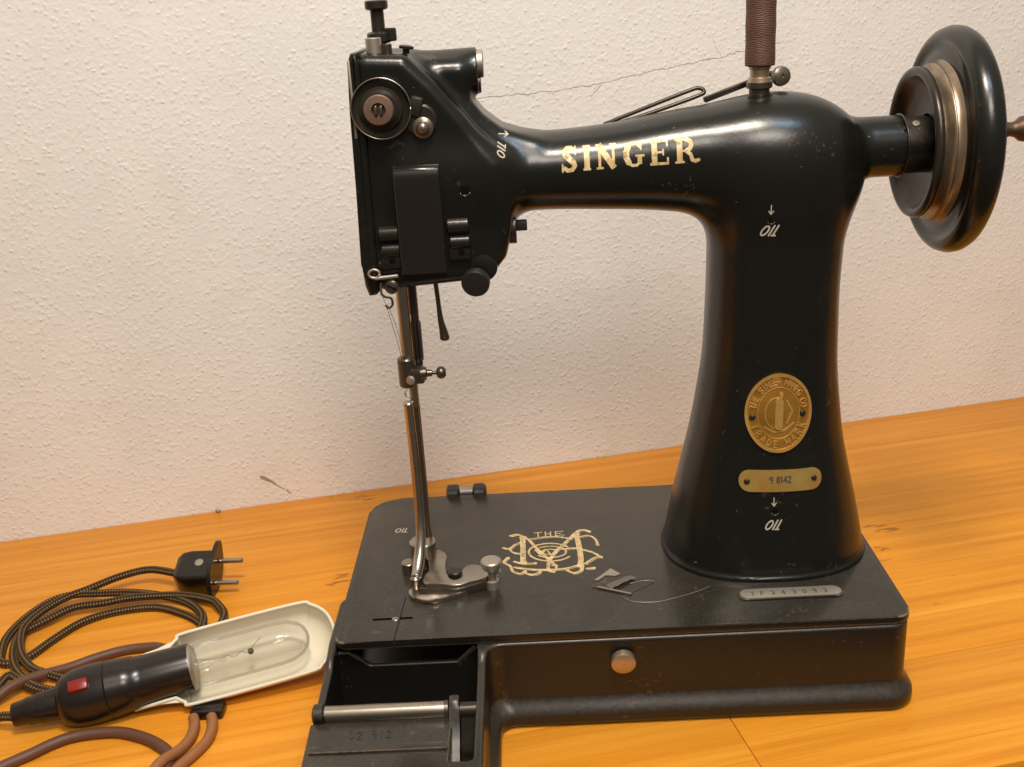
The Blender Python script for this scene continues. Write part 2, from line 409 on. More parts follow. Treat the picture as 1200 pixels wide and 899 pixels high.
# ------------------------------------------------------------------ implicit surfaces -> mesh
def surface_nets(fn, lo, hi, h):
    lo = np.array(lo, float); hi = np.array(hi, float)
    n = np.ceil((hi-lo)/h).astype(int)+1
    X = (lo[0]+h*np.arange(n[0]))[:, None, None]; Y = (lo[1]+h*np.arange(n[1]))[None, :, None]; Z = (lo[2]+h*np.arange(n[2]))[None, None, :]
    F = fn(X, Y, Z)+np.zeros(tuple(n)); I = F < 0
    c = n-1
    cnt = np.zeros(tuple(c)); acc = np.zeros(tuple(c)+(3,))
    corners = [(i, j, k) for i in (0, 1) for j in (0, 1) for k in (0, 1)]
    def sl(o): return tuple(slice(o[a], o[a]+c[a]) for a in range(3))
    for a in corners:
        for ax in range(3):
            if a[ax]: continue
            b = list(a); b[ax] = 1
            fa, fb = F[sl(a)], F[sl(b)]; m = (fa < 0) != (fb < 0)
            t = np.where(m, fa/np.where(m, fa-fb, 1), 0)
            cnt += m
            for d in range(3): acc[..., d] += m*(a[d]+(t if d == ax else 0))
    act = cnt > 0; idx = np.full(tuple(c), -1); idx[act] = np.arange(act.sum())
    cell = np.argwhere(act); V = lo+h*(cell+acc[act]/cnt[act][:, None])
    faces = []
    for ax in range(3):
        o1, o2 = (ax+1) % 3, (ax+2) % 3
        s0 = [slice(1, c[d]) if d != ax else slice(0, c[d]) for d in range(3)]
        a = I[tuple(s0)]; s1 = list(s0); s1[ax] = slice(1, c[ax]+1); b = I[tuple(s1)]
        g = np.argwhere(a != b); inside = a[tuple(g.T)]
        g = g+np.array([0 if d == ax else 1 for d in range(3)])
        def id_(d1, d2):
            q = g.copy(); q[:, o1] -= d1; q[:, o2] -= d2; return idx[tuple(q.T)]
        q = np.stack([id_(1, 1), id_(0, 1), id_(0, 0), id_(1, 0)], 1)
        q[~inside] = q[~inside][:, ::-1]; faces.append(q)
    faces = np.concatenate(faces)
    def grad(P, e=.02):
        g = np.zeros_like(P)
        for d in range(3):
            E = np.zeros(3); E[d] = e; A = P+E; B = P-E
            g[:, d] = (fn(A[:, 0], A[:, 1], A[:, 2])-fn(B[:, 0], B[:, 1], B[:, 2]))/(2*e)
        return g
    for _ in range(3):
        g = grad(V); f0 = fn(V[:, 0], V[:, 1], V[:, 2]); st = (f0/np.maximum((g**2).sum(1), .15))[:, None]*g
        ln = np.linalg.norm(st, axis=1, keepdims=True); V = V-st*np.minimum(1, .3*h/np.maximum(ln, 1e-9))
    g = grad(V, .05); N = g/np.maximum(np.linalg.norm(g, axis=1, keepdims=True), 1e-9)
    return V, faces, N
def smin(a, b, k):
    h = np.clip(.5+.5*(b-a)/k, 0, 1); return b*(1-h)+a*h-k*h*(1-h)
def table(xs, ys, sig):
    x = np.linspace(min(xs)-4*sig, max(xs)+4*sig, 800); y = np.interp(x, xs, ys)
    k = np.exp(-.5*(np.linspace(-3, 3, 61))**2); dx = x[1]-x[0]
    m = max(int(3*sig/dx), 1); kx = np.arange(-m, m+1)*dx; k = np.exp(-.5*(kx/sig)**2); k /= k.sum()
    yp = np.convolve(np.pad(y, m, mode='edge'), k, 'valid')
    return lambda q: np.interp(q, x, yp)
def sdpoly(P, x, y):
    P = np.array(P, float); d = np.full(np.broadcast(x, y).shape, 1e9); s = np.ones_like(d)
    n = len(P)
    for i in range(n):
        a, b = P[i], P[i-1]; ex, ey = b-a; wx, wy = x-a[0], y-a[1]
        t = np.clip((wx*ex+wy*ey)/(ex*ex+ey*ey), 0, 1); d = np.minimum(d, (wx-ex*t)**2+(wy-ey*t)**2)
        c1 = y >= a[1]; c2 = y < b[1]; c3 = ex*wy > ey*wx
        s = np.where((c1 & c2 & c3) | (~c1 & ~c2 & ~c3), -s, s)
    return s*np.sqrt(d)
def sdbox2(x, y, x0, x1, y0, y1, r):
    qx = np.abs(x-(x0+x1)/2)-(x1-x0)/2+r; qy = np.abs(y-(y0+y1)/2)-(y1-y0)/2+r
    return np.minimum(np.maximum(qx, qy), 0)+np.sqrt(np.maximum(qx, 0)**2+np.maximum(qy, 0)**2)-r

# ------------------------------------------------------------------ flat marks laid on surfaces
def strokes_sdf(strokes):
    """strokes: (points, halfwidth[, 'butt'])"""
    def f(x, y):
        d = np.full(np.broadcast(x, y).shape, 1e9)
        for st in strokes:
            P, w_ = st[0], st[1]; butt = len(st) > 2
            for i in range(len(P)-1):
                ax, ay = P[i]; bx, by = P[i+1]; ex, ey = bx-ax, by-ay; L = math.hypot(ex, ey)+1e-9
                tx = ((x-ax)*ex+(y-ay)*ey)/L; ty = ((x-ax)*-ey+(y-ay)*ex)/L
                if butt: d = np.minimum(d, np.maximum(np.maximum(-tx, tx-L), np.abs(ty)-w_))
                else:
                    tc_ = np.clip(tx, 0, L); d = np.minimum(d, np.sqrt((tx-tc_)**2+ty**2)-w_)
        return d
    return f
def march(f, x0, x1, y0, y1, h):
    xs = np.arange(x0, x1+h, h); ys = np.arange(y0, y1+h, h); G = f(xs[:, None], ys[None, :])
    V = []; key = {}; Fc = []
    def vid(k, p):
        if k not in key: key[k] = len(V); V.append(p)
        return key[k]
    I = G < 0; any_ = I[:-1, :-1] | I[1:, :-1] | I[1:, 1:] | I[:-1, 1:]
    for i, j in np.argwhere(any_):
        cs = [(i, j), (i+1, j), (i+1, j+1), (i, j+1)]; poly = []
        for q in range(4):
            a, b = cs[q], cs[(q+1) % 4]; fa, fb = G[a], G[b]
            if fa < 0: poly.append(vid(a, (xs[a[0]], ys[a[1]])))
            if (fa < 0) != (fb < 0):
                t = fa/(fa-fb); kk = (min(a, b), max(a, b))
                poly.append(vid(kk, (xs[a[0]]+(xs[b[0]]-xs[a[0]])*t, ys[a[1]]+(ys[b[1]]-ys[a[1]])*t)))
        if len(poly) >= 3: Fc.append(poly)
    return np.array(V), Fc
def decal(name, f, bounds, h, mapfn, mat, parent, off=.012, thick=0., label=None):
    V2, Fc = march(f, *bounds, h)
    top = mapfn(V2, off)
    F = [list(q) for q in Fc]; V = top
    if thick > 0:
        ed = {}
        for q in Fc:
            for a, b in zip(q, q[1:]+q[:1]): ed[(a, b)] = 1
        n = len(V2); V = np.vstack([top, mapfn(V2, off-thick)])
        for a, b in ed:
            if (b, a) not in ed: F.append([b, a, a+n, b+n])
    o = mesh(name, V, F, mat, parent, True, label=label)
    if thick > 0: o.data.set_sharp_from_angle(angle=math.radians(40))
    return o
GL = {  # single-stroke letters in a 0..1 high box, (width, strokes)
 'O': (.62, [[(.31+.29*math.cos(a), .5+.47*math.sin(a)) for a in np.linspace(0, 2*math.pi, 15)]]),
 'I': (.12, [[(.06, 0), (.06, 1)]]), 'L': (.42, [[(.08, 1), (.08, 0)], [(-.04, 0), (.32, 0)]]),
 'T': (.6, [[(0, 1), (.6, 1)], [(.3, 1), (.3, 0)]]), 'H': (.6, [[(.04, 0), (.04, 1)], [(.56, 0), (.56, 1)], [(.04, .5), (.56, .5)]]),
 'E': (.5, [[(.48, 0), (.04, 0), (.04, 1), (.48, 1)], [(.04, .5), (.4, .5)]]), 'F': (.5, [[(.04, 0), (.04, 1), (.48, 1)], [(.04, .5), (.4, .5)]]),
 'S': (.55, [[(.5, .85), (.38, .98), (.15, .98), (.04, .8), (.1, .6), (.42, .42), (.5, .22), (.4, .03), (.15, .02), (.03, .16)]]),
 'N': (.6, [[(.04, 0), (.04, 1), (.56, 0), (.56, 1)]]), 'M': (.7, [[(.04, 0), (.04, 1), (.35, .3), (.66, 1), (.66, 0)]]),
 'G': (.62, [[(.56, .82), (.4, .98), (.2, .96), (.04, .7), (.04, .3), (.2, .04), (.42, .02), (.57, .18), (.57, .45), (.35, .45)]]),
 'C': (.6, [[(.55, .82), (.4, .98), (.2, .96), (.04, .7), (.04, .3), (.2, .04), (.4, .02), (.56, .18)]]),
 'R': (.58, [[(.04, 0), (.04, 1), (.38, 1), (.52, .85), (.5, .6), (.36, .5), (.04, .5)], [(.3, .5), (.54, 0)]]),
 'A': (.6, [[(0, 0), (.3, 1), (.6, 0)], [(.12, .36), (.48, .36)]]), 'D': (.58, [[(.04, 0), (.04, 1), (.32, .98), (.54, .7), (.54, .3), (.32, .02), (.04, 0)]]),
 'K': (.55, [[(.04, 0), (.04, 1)], [(.5, 1), (.06, .45)], [(.2, .6), (.54, 0)]]),
 'U': (.6, [[(.04, 1), (.04, .25), (.2, .02), (.4, .02), (.56, .25), (.56, 1)]]),
 '1': (.3, [[(.02, .8), (.18, 1), (.18, 0)]]), '3': (.5, [[(.05, .9), (.25, 1), (.45, .8), (.4, .58), (.2, .52), (.42, .45), (.48, .2), (.28, 0), (.04, .1)]]),
 '4': (.55, [[(.4, 0), (.4, 1), (.02, .3), (.54, .3)]]), '9': (.5, [[(.46, .7), (.4, .95), (.2, 1), (.05, .8), (.08, .58), (.25, .5), (.45, .65), (.46, .4), (.3, .0)]]),
 '0': (.5, [[(.25+.21*math.cos(a), .5+.48*math.sin(a)) for a in np.linspace(0, 2*math.pi, 13)]]),
 '2': (.5, [[(.04, .8), (.2, 1), (.42, .9), (.44, .68), (.04, 0), (.48, 0)]]), '5': (.5, [[(.45, 1), (.08, 1), (.06, .56), (.3, .6), (.47, .4), (.42, .1), (.2, 0), (.03, .1)]]),
 '8': (.5, [[(.25+.18*math.cos(a), .76+.22*math.sin(a)) for a in np.linspace(0, 2*math.pi, 11)], [(.25+.22*math.cos(a), .27+.26*math.sin(a)) for a in np.linspace(0, 2*math.pi, 11)]]),
 ' ': (.35, []),
}
def word(text, x, y, h, hw, slant=0., gap=.2, rot=0., wx=1.):
    out = []; cx = 0
    for ch in text:
        w_, ss = GL[ch]
        for s_ in ss:
            q = []
            for px, py in s_:
                a, b = (cx+px*h*wx+slant*py*h), py*h
                q.append((x+a*math.cos(rot)-b*math.sin(rot), y+a*math.sin(rot)+b*math.cos(rot)))
            out.append((q, hw))
        cx += (w_*wx+gap)*h
    return out
def bounds_of(st, m=.15):
    P = np.array([p for s_ in st for p in s_[0]]); return (P[:, 0].min()-m, P[:, 0].max()+m, P[:, 1].min()-m, P[:, 1].max()+m)

# ================================================================== the setting
WA = math.radians(12.1); cw, sw = math.cos(WA), math.sin(WA)
RW = Matrix.Rotation(WA, 4, 'Z')
WP = Vector((10.72, 38.50, 0))                    # a point where wall and table meet
def uv2w(u, v, z): return (WP.x+u*cw-v*sw, WP.y+u*sw+v*cw, z)   # u along the wall, v out of the wall plane (behind it)
wall = box('wall', (0, 4, 15), (420, 8, 250), M['wall'], None, bev=0)
wall.location = WP*S; wall.rotation_euler = (0, 0, WA); wall['kind'] = 'structure'
def wall_mark(name, pts, w0, parent=wall):
    """a fine crack: an uneven dark hairline pressed on the plaster"""
    V = []; F = []
    for i, (u, z) in enumerate(pts):
        ww = w0*(.5+random.random()); V += [(u, -.02, z+ww), (u, -.02, z-ww)]
        if i: F.append((2*i-2, 2*i-1, 2*i+1, 2*i))
    o = mesh(name, V, F, M['crack'], parent, local=True); return o
def jag(pts, n=9, a=.10):
    out = []
    for (x0, y0), (x1, y1) in zip(pts, pts[1:]):
        for k in range(n):
            t = k/n; out.append((x0+(x1-x0)*t+random.uniform(-a, a)*.4, y0+(y1-y0)*t+random.uniform(-a, a)))
    out.append(pts[-1]); return out
wall_mark('crack', jag([(-1.3, 35.5), (3.0, 35.5), (6.5, 35.6), (9.8, 35.85), (13, 36.3), (15.0, 36.6), (17.2, 36.85), (21.5, 37.4), (23.0, 37.7), (27, 38.2)]), .02)
wall_mark('crack', jag([(21.3, 37.4), (20.9, 38.0), (20.5, 38.9)], 5), .022)
wall_mark('crack', jag([(10.2, 35.9), (9.6, 35.2), (9.1, 34.9)], 5), .03)

wall_mark('scuff', [(-23.9, 2.85), (-23.5, 2.65), (-23.0, 2.3), (-22.6, 1.95)], .16)
wall_mark('scuff', [(-22.6, 1.9), (-22.1, 1.45), (-21.8, 1.2)], .05)
wall_mark('scuff', [(-21.7, 1.15), (-21.3, .8)], .09)
# wooden table: separate boards, long grain along the wall
tb = thing('wooden_table', 'orange varnished wooden table top with long grain standing against the wall', 'table', (WP.x, WP.y, 0))
tb.rotation_euler = (0, 0, WA)
SEAM = -38.75; FRONT = -49.45; JOINT = 5.45
def board(u0, u1, v0, v1, dz=0):
    bm = bmesh.new(); add_box(bm, (0, 0, -1.2), (u1-u0, v1-v0, 2.4), .035, 2)
    o = bmobj('board', bm, M['wood'], tb, local=True)
    o.location = Vector(((u0+u1)/2, (v0+v1)/2, dz))*S
    return o
board(-110, 130, SEAM+.02, -.05)
board(-110, JOINT-.02, FRONT, SEAM-.02, -.004)
board(JOINT+.02, 130, FRONT, SEAM-.02, .003)

# ================================================================== the sewing machine
W, D, H = 36.0, 19.87, 6.594
YC = 10.3
mc = thing('sewing_machine', 'old black enamelled sewing machine with gilt lettering, brass badges and handwheel', 'sewing machine', (18, 10, 0))

# --- cast base under the bed, with the flared foot and the open box on the left
def flare(z):
    z = np.asarray(z, float)
    t = np.clip((2.05-z)/1.25, 0, 1); a = .62*t*t*(3-2*t)
    return np.where(z < .45, a-.9*(.45-z)**2*1.6, a)
def smax(a, b, k): return -smin(-a, -b, k)
def base_fn(X, Y, Z):
    main = sdbox2(X, Y, .1, W-.02, -.12, D-.1, 1.3)
    ext = sdbox2(X, Y, -.45, 9.5, -10.5, 6, .5)
    fl = flare(Z)
    o = smin(main-fl, ext-fl*1.1*np.clip((X-2)/4, .1, 1), 1.2)
    sl = np.clip((-Y-.6)/1.0, 0, 1)                 # the box walls stand a little lower in front of the bed
    top = 6.02-sl*sl*(3-2*sl)*.45+np.minimum(Y+1.6, 0)*.07
    f = smax(o, Z-top, .22)
    f = np.maximum(f, -(Z-.02))
    cav = sdbox2(X, Y, .05, 8.95, -5.35, 16, .35)
    cav = smin(cav, sdbox2(X, Y, 7.6, 8.95, -9.4, 0, .3), .1)
    cav = np.maximum(cav, -(Z-.5))
    f = smax(f, -cav, .2)
    carve = np.maximum(sdbox2(X, Y, -3, 7.55, -13, -5.35, .1), -(Z-(4.58+(Y+5.5)*.11)))
    f = smax(f, -carve, .1)
    zt = 4.45+1.1*(np.clip((2.0-X)/1.3, 0, 1)+np.clip((X-7.6)/1.2, 0, 1))
    wl = smax(np.maximum(np.abs(Y-.75)-.2, np.maximum(-(X-0), X-9.1)), Z-np.minimum(zt, 5.5), .15)
    wl = np.maximum(wl, .3-Z)
    return np.minimum(f, wl)
V, F, N = surface_nets(base_fn, (-2.2, -11.8, -.4), (37.8, 21.6, 6.5), .16)
base = mesh('base', V, F, M['worn'], mc, normals=N)
# front cover plate of the box
pl = prism('cover_plate', rrect(-.7, 7.5, -10.7, -5.45, (.3, .3, .15, .15), 3), 4.72, 5.02, M['plate'], mc, bev=.06)
for v in pl.data.vertices: v.co.z += (v.co.y+.10+.055)*.11-.0025
box('ledge', (3.4, -5.35, 4.4), (7.9, .35, .6), M['worn'], mc, bev=.08)
box('cover_ridge', (3.5, -7.6, 4.6), (7.9, .55, .16), M['plate'], mc, bev=.07)
cyl('cross_rod', (.05, -4.85, 4.95), (7.25, -4.85, 4.95), .50, M['steel'], mc, bev=.06)
cyl('rod_collar', (7.1, -4.85, 4.95), (7.38, -4.85, 4.95), .53, M['dark_steel'], mc)
lathe('rod_boss', (-.62, -4.85, 4.95), (1, 0, 0), [(0, 0), (0, .45), (.1, .62), (.62, .62), (.7, .5), (.7, 0)], M['worn'], mc)
lv = prism('rod_lever', chaik0([(-4.1, 5.2), (-4.5, 5.75), (-5.1, 5.75), (-5.5, 5.2), (-6.2, 4.2), (-7.6, 3.4), (-8.4, 2.6), (-8.2, 2.2), (-7.0, 2.6), (-5.4, 3.3), (-4.4, 4.2)]), 7.42, 8.02, M['worn'], mc, bev=.12, axis='x')
cyl('rod_stub', (8.0, -4.85, 4.85), (9.1, -4.85, 4.85), .46, M['black_metal'], mc)
st = word('02 912', 1.7, -6.75, .55, .04, gap=.35)
decal('raised_number', strokes_sdf(st), bounds_of(st), .025, lambda p, o: np.c_[p, 5.02-.25+(p[:, 1]+5.5)*.11+o], M['worn'], mc, off=.03, thick=.06)

# --- bed plate
bed = prism('bed_plate', rrect(0, W, 0, D, (.7, 1.0, 1.6, 2.3), 8), 6.06, H, M['plate'], mc, bev=.13, seg=3)
cut(bed, [((3.9, 2.2, H), (.06, 5.6, .5), -.055), ((3.45, 2.45, H), (2.6, .26, .4), .0)])
lathe('bed_screw', (3.62, 2.45, H-.1), (0, 0, 1), [(0, 0), (0, .24), (.1, .24), (.17, .15), (.18, 0)], M['steel'], mc, 16)
for i, x in enumerate((6.45, 8.3)):
    lathe('hinge_knuckle', (x-.6 if i == 0 else x-.35, 20.7, 6.3), (1, 0, 0), [(0, 0), (0, .6), (.15, .82), (.9, .82), (1.1, .6), (1.1, 0)], M['worn'], mc, 20)
cyl('hinge_pin', (6.2, 20.7, 6.5), (8.9, 20.7, 6.5), .45, M['dull'], mc)
box('hinge_leaf', (7.35, 20.1, 6.1), (1.3, 1.0, .35), M['worn'], mc, bev=.08)

# --- column, arm and head as one casting
colL = table([6.4, 7.5, 8.5, 11.3, 15.7, 20.6, 25.3, 29, 38], [21.85, 22.05, 22.25, 22.8, 23.85, 24.65, 24.85, 24.9, 25.0], .9)
colR = table([6.4, 8.5, 10.6, 15.2, 20.1, 25.3, 29.2, 34, 38], [35.7, 35.35, 34.9, 33.85, 33.3, 33.2, 33.4, 33.7, 33.7], .9)
colB = table([6.4, 11, 16, 20, 26, 34, 38], [5.65, 4.85, 4.1, 3.85, 3.75, 3.7, 3.7], 1.0)
armT = table([4, 12.8, 15.4, 19.1, 23.25, 27.4, 30, 34], [36.1, 35.95, 35.85, 36.1, 36.75, 37.15, 37.1, 36.9], .9)
armBt = table([4, 12, 15.2, 21, 25, 30], [31.1, 31.1, 31.1, 30.75, 30.2, 29.6], .9)
armY = table([4, 11.5, 13, 15, 20, 27, 33], [3.4, 3.3, 3.0, 2.8, 2.95, 3.5, 3.7], .9)
HEAD = [(3.9, 41.15), (7.0, 41.05), (8.6, 39.6), (10.3, 37.4), (12.45, 34.6), (12.55, 30.4), (12.1, 28.6), (11.0, 27.45), (3.75, 27.1), (3.6, 29)]
HEAD0 = [(4.6, 40.45), (6.6, 40.3), (8.0, 38.9), (9.6, 36.9), (11.4, 34.4), (11.75, 30.5), (11.4, 29.2), (10.6, 28.25), (4.5, 27.9), (4.35, 29)]
HEAD2 = [(6, 39.9), (9.75, 39.7), (9.75, 38.6), (9.95, 37.9), (10.7, 36.9), (11.9, 35.9), (14.0, 35.1), (14, 33), (9, 33)]
def body_fn(X, Y, Z):
    L, R, B = colL(Z), colR(Z), colB(Z)
    cx, a = (L+R)/2, (R-L)/2
    n = 2.35
    dz = np.maximum(Z-28.5, 0)/7.4
    c = ((np.abs(X-cx)/a)**n+(np.abs(Y-YC)/B)**n+dz**2.6)**(1/n)-1
    c = c*np.minimum(a, B)*.92
    c = np.maximum(c, -(Z-6.5))
    # raised foot ring
    ring = ((np.abs(X-(21.85+35.7)/2)/6.85)**n+(np.abs(Y-YC)/5.6)**n)**(1/n)-1
    ring = smax(ring*6, np.maximum(Z-6.72, 6.4-Z), .12)
    c = smin(c, ring, .45)
    T, Bt, hy = armT(X), armBt(X), armY(X)
    zc, hz = (T+Bt)/2, (T-Bt)/2
    dx = np.maximum(X-28, 0)/6.2; dl = np.maximum(8-X, 0)/3.
    n2 = 2.25
    A = ((np.abs(Z-zc)/hz)**n2+(np.abs(Y-YC)/hy)**n2+dx**2.6+dl**2.6)**(1/n2)-1
    A = A*2.7
    f = smin(c, A, 1.9)
    # end boss for the shaft
    bo = np.maximum(np.sqrt((Y-YC)**2+(Z-33.75)**2)-1.85, np.maximum(X-36.6, 30-X))
    f = smin(f, bo, .4)
    # head block
    p = sdpoly(HEAD0, X, Z); q = np.abs(Y-(6.75+13.6)/2)-(13.6-6.75)/2+.75
    h = np.minimum(np.maximum(p, q), 0)+np.sqrt(np.maximum(p, 0)**2+np.maximum(q, 0)**2)-.75
    f = smin(f, h, 1.7)
    # deeper block behind, under the horizontal boss
    p2 = sdpoly(HEAD2, X, Z); q2 = np.abs(Y-10.2)-2.0+.6
    h2 = np.minimum(np.maximum(p2, q2), 0)+np.sqrt(np.maximum(p2, 0)**2+np.maximum(q2, 0)**2)-.6
    f = smin(f, h2, .7)
    # horizontal boss on the head's upper right
    rr = np.sqrt((Y-9.9)**2+((Z-39.75)*1.0)**2)-(1.22+.10*np.clip((X-7)/4, 0, 1))
    b2 = np.maximum(rr, np.maximum(X-10.95, 5-X))
    f = smin(f, b2, .9)
    return f
V, F, N = surface_nets(body_fn, (2.8, 3.2, 6.3), (37.4, 17.4, 41.9), .17)
arm = mesh('arm_casting', V, F, M['enamel'], mc, normals=N)
def on_body(p, off, ylo=2.0):
    x, z = p[:, 0], p[:, 1]; a = np.full(len(x), ylo); b = np.full(len(x), YC)
    for _ in range(34):
        m = (a+b)/2; ins = body_fn(x, m, z) < 0; b = np.where(ins, m, b); a = np.where(ins, a, m)
    P = np.c_[x, b, z]; g = np.zeros_like(P)
    for d in range(3):
        E = np.zeros(3); E[d] = .03; A_, B_ = P+E, P-E
        g[:, d] = body_fn(A_[:, 0], A_[:, 1], A_[:, 2])-body_fn(B_[:, 0], B_[:, 1], B_[:, 2])
    g /= np.linalg.norm(g, axis=1, keepdims=True)+1e-9
    return P+g*off
def ysurf(x, z): return float(on_body(np.array([[x, z]]), 0)[0, 1])

# --- maker's name in slab-serif gilt letters along the arm
def serif_letters():
    T, t, s_ = .115, .05, .045
    L = {}
    L['S'] = (.80, [([(.66, .80), (.52, .93), (.34, .93), (.20, .80), (.24, .64), (.45, .52), (.62, .40), (.66, .24), (.54, .08), (.34, .06), (.18, .18)], .085), ([(.30, .64), (.58, .38)], .12), ([(.70, .98), (.70, .68)], .035), ([(.12, .02), (.12, .34)], .035)])
    L['I'] = (.48, [([(.24, .02), (.24, .98)], T, 1), ([(.03, .05), (.45, .05)], s_, 1), ([(.03, .95), (.45, .95)], s_, 1)])
    L['N'] = (1.0, [([(.18, .02), (.18, .98)], .055, 1), ([(.83, .02), (.83, .98)], .055, 1), ([(.16, .98), (.86, .02)], T+.01, 1), ([(.02, .05), (.36, .05)], s_, 1), ([(.02, .95), (.28, .95)], s_, 1), ([(.66, .95), (.99, .95)], s_, 1)])
    L['G'] = (.92, [([(.74, .78), (.60, .93), (.42, .94), (.24, .82)], .06), ([(.24, .80), (.16, .62), (.15, .40), (.24, .20)], .12), ([(.24, .18), (.40, .06), (.58, .06), (.72, .16)], .06), ([(.72, .10), (.72, .42)], .09, 1), ([(.54, .44), (.92, .44)], s_, 1), ([(.78, .98), (.78, .68)], .035)])
    L['E'] = (.86, [([(.22, .02), (.22, .98)], T, 1), ([(.03, .05), (.80, .05)], s_+.01, 1), ([(.03, .95), (.78, .95)], s_+.01, 1), ([(.3, .51), (.58, .51)], s_, 1), ([(.77, .0), (.77, .30)], .04, 1), ([(.75, 1), (.75, .72)], .04, 1), ([(.58, .38), (.58, .64)], .035, 1)])
    L['R'] = (1.0, [([(.22, .02), (.22, .98)], T, 1), ([(.03, .05), (.42, .05)], s_, 1), ([(.03, .95), (.50, .95)], s_+.01, 1), ([(.5, .94), (.66, .86), (.70, .72), (.64, .58), (.5, .51)], .085), ([(.3, .50), (.5, .50)], s_, 1), ([(.50, .48), (.66, .34), (.72, .12), (.86, .06), (.97, .10)], .075)])
    return L
LET = serif_letters()
hh = 1.42
for ch, x0, x1 in zip('SINGER', (15.56, 16.93, 17.72, 19.32, 20.88, 22.35), (16.66, 17.45, 18.98, 20.60, 22.10, 23.80)):
    w_, ss = LET[ch]; sx = (x1-x0)/w_; z0 = 33.72+(x0-15.5)*.028
    st = [([(x0+px*sx, z0+py*hh+(px*sx)*.028) for px, py in q[0]], q[1]*hh*(1.0))+tuple(q[2:]) for q in ss]
    decal('gilt_letter', strokes_sdf(st), bounds_of(st, .3), .035, on_body, M['gold'], mc, off=.012)
def oil(x, z, rot, word_h=.62, arrow=True):
    st = word('OIL', x-(.60*math.cos(rot))*word_h/.6, z-.60*math.sin(rot)*word_h/.6, word_h, .047*word_h/.6, slant=.55, gap=.24, rot=rot)
    if arrow is not None:
        ax, az = arrow
        c_, s2 = math.cos(rot), math.sin(rot)
        tr = lambda a, b: (ax+a*c_-b*s2, az+a*s2+b*c_)
        st += [([tr(0, .28), tr(0, -.28)], .03), ([tr(-.14, -.08), tr(0, -.28), tr(.14, -.08)], .03)]
    decal('oil_mark', strokes_sdf(st), bounds_of(st), .028, on_body, M['white'], mc, off=.012)
def hole(x, z, r=.2):
    y = ysurf(x, z)
    lathe('oil_hole_disc', (x, y+.25, z), (0, -1, 0), [(0, r), (.255, r), (.262, r*.95), (.262, 0)], M['hole'], mc, 20)  # solid black disc, no bore; the hole's inner shade is its colour
    P = on_body(np.array([(x+r*1.12*math.cos(a), z+r*1.12*math.sin(a)) for a in np.linspace(math.pi*1.15, math.pi*1.85, 9)]), .01)
    tube('hole_lip_glint', [tuple(p) for p in P], .022, M['guide'], mc, 6)  # pale crescent on the lower edge only, a modelled glint on the lip
oil(27.95, 29.40, 0, arrow=(27.98, 31.0)); hole(28.02, 30.35)
oil(28.45, 10.15, 0, arrow=(28.5, 12.0)); hole(28.55, 11.35, .22)
oil(12.35, 35.25, 1.45, .46, arrow=(12.3, 36.1))
hole(9.85, 33.2, .3)

# --- oval brass badge with a raised shuttle and ring lettering
bx, bz, ba, bb = 28.78, 17.95, 2.08, 2.62
ell = lambda a, b: (lambda x, y: (np.sqrt(((x-bx)/a)**2+((y-bz)/b)**2)-1)*min(a, b))
badge = decal('oval_badge', ell(ba, bb), (bx-2.4, bx+2.4, bz-3, bz+3), .09, on_body, M['brass'], mc, off=.10, thick=.14)
def ringf(a, b, w_): 
    e_ = ell(a, b); return lambda x, y: np.abs(e_(x, y))-w_
decal('badge_rim', ringf(ba-.09, bb-.09, .085), (bx-2.5, bx+2.5, bz-3, bz+3), .05, on_body, M['hi_brass'], badge, off=.17, thick=.08)
decal('badge_ring', ringf(1.30, 1.72, .025), (bx-2.5, bx+2.5, bz-3, bz+3), .04, on_body, M['hi_brass'], badge, off=.13, thick=.04)
st = []
def ring_text(t, a0, a1, flip):
    n = len(t)
    for i, ch in enumerate(t):
        if ch == ' ': continue
        a = math.radians(a0+(a1-a0)*i/(n-1)); rx, rz = (1.62, 2.10)
        x, z = bx+rx*math.cos(a), bz+rz*math.sin(a); rot = a-math.pi/2 if not flip else a+math.pi/2
        w_ = GL[ch][0]; hgt = .42
        ox, oz = -w_*hgt/2, -hgt/2
        st.extend(word(ch, x+ox*math.cos(rot)-oz*math.sin(rot), z+ox*math.sin(rot)+oz*math.cos(rot), hgt, .034, rot=rot))
ring_text('THE SINGER MANFG CO', 168, 12, False); ring_text('TRADE MARK', 205, 335, True)
decal('badge_lettering', strokes_sdf(st), bounds_of(st), .03, on_body, M['hi_brass'], badge, off=.15, thick=.06)
st = [([(bx-.02, bz-.85), (bx+.02, bz+.75)], .25), ([(bx+.02, bz+.7), (bx+.16, bz+1.25)], .10)]
decal('badge_shuttle', strokes_sdf(st), bounds_of(st, .4), .04, on_body, M['hi_brass'], badge, off=.22, thick=.13)
st = [([(bx+math.cos(a)*.75-.1, bz+math.sin(a)*1.05) for a in np.linspace(1.2, 4.6, 12)], .035), ([(bx-.9, bz-.9), (bx-.3, bz-1.25), (bx+.4, bz-1.15), (bx+.95, bz-.7)], .06), ([(bx+.5, bz+.8), (bx+.85, bz+.1), (bx+.5, bz-.7)], .05)]
decal('badge_ornament', strokes_sdf(st), bounds_of(st, .2), .04, on_body, M['hi_brass'], badge, off=.13, thick=.04)
for x in (27.14, 30.30):
    y = ysurf(x, bz-.18); lathe('rivet', (x, y-.05, bz-.2+(.1 if x > 28 else -.05)), (0, -1, 0), [(0, .22), (.1, .2), (.16, .12), (.18, 0)], M['black_metal'], badge, 14)
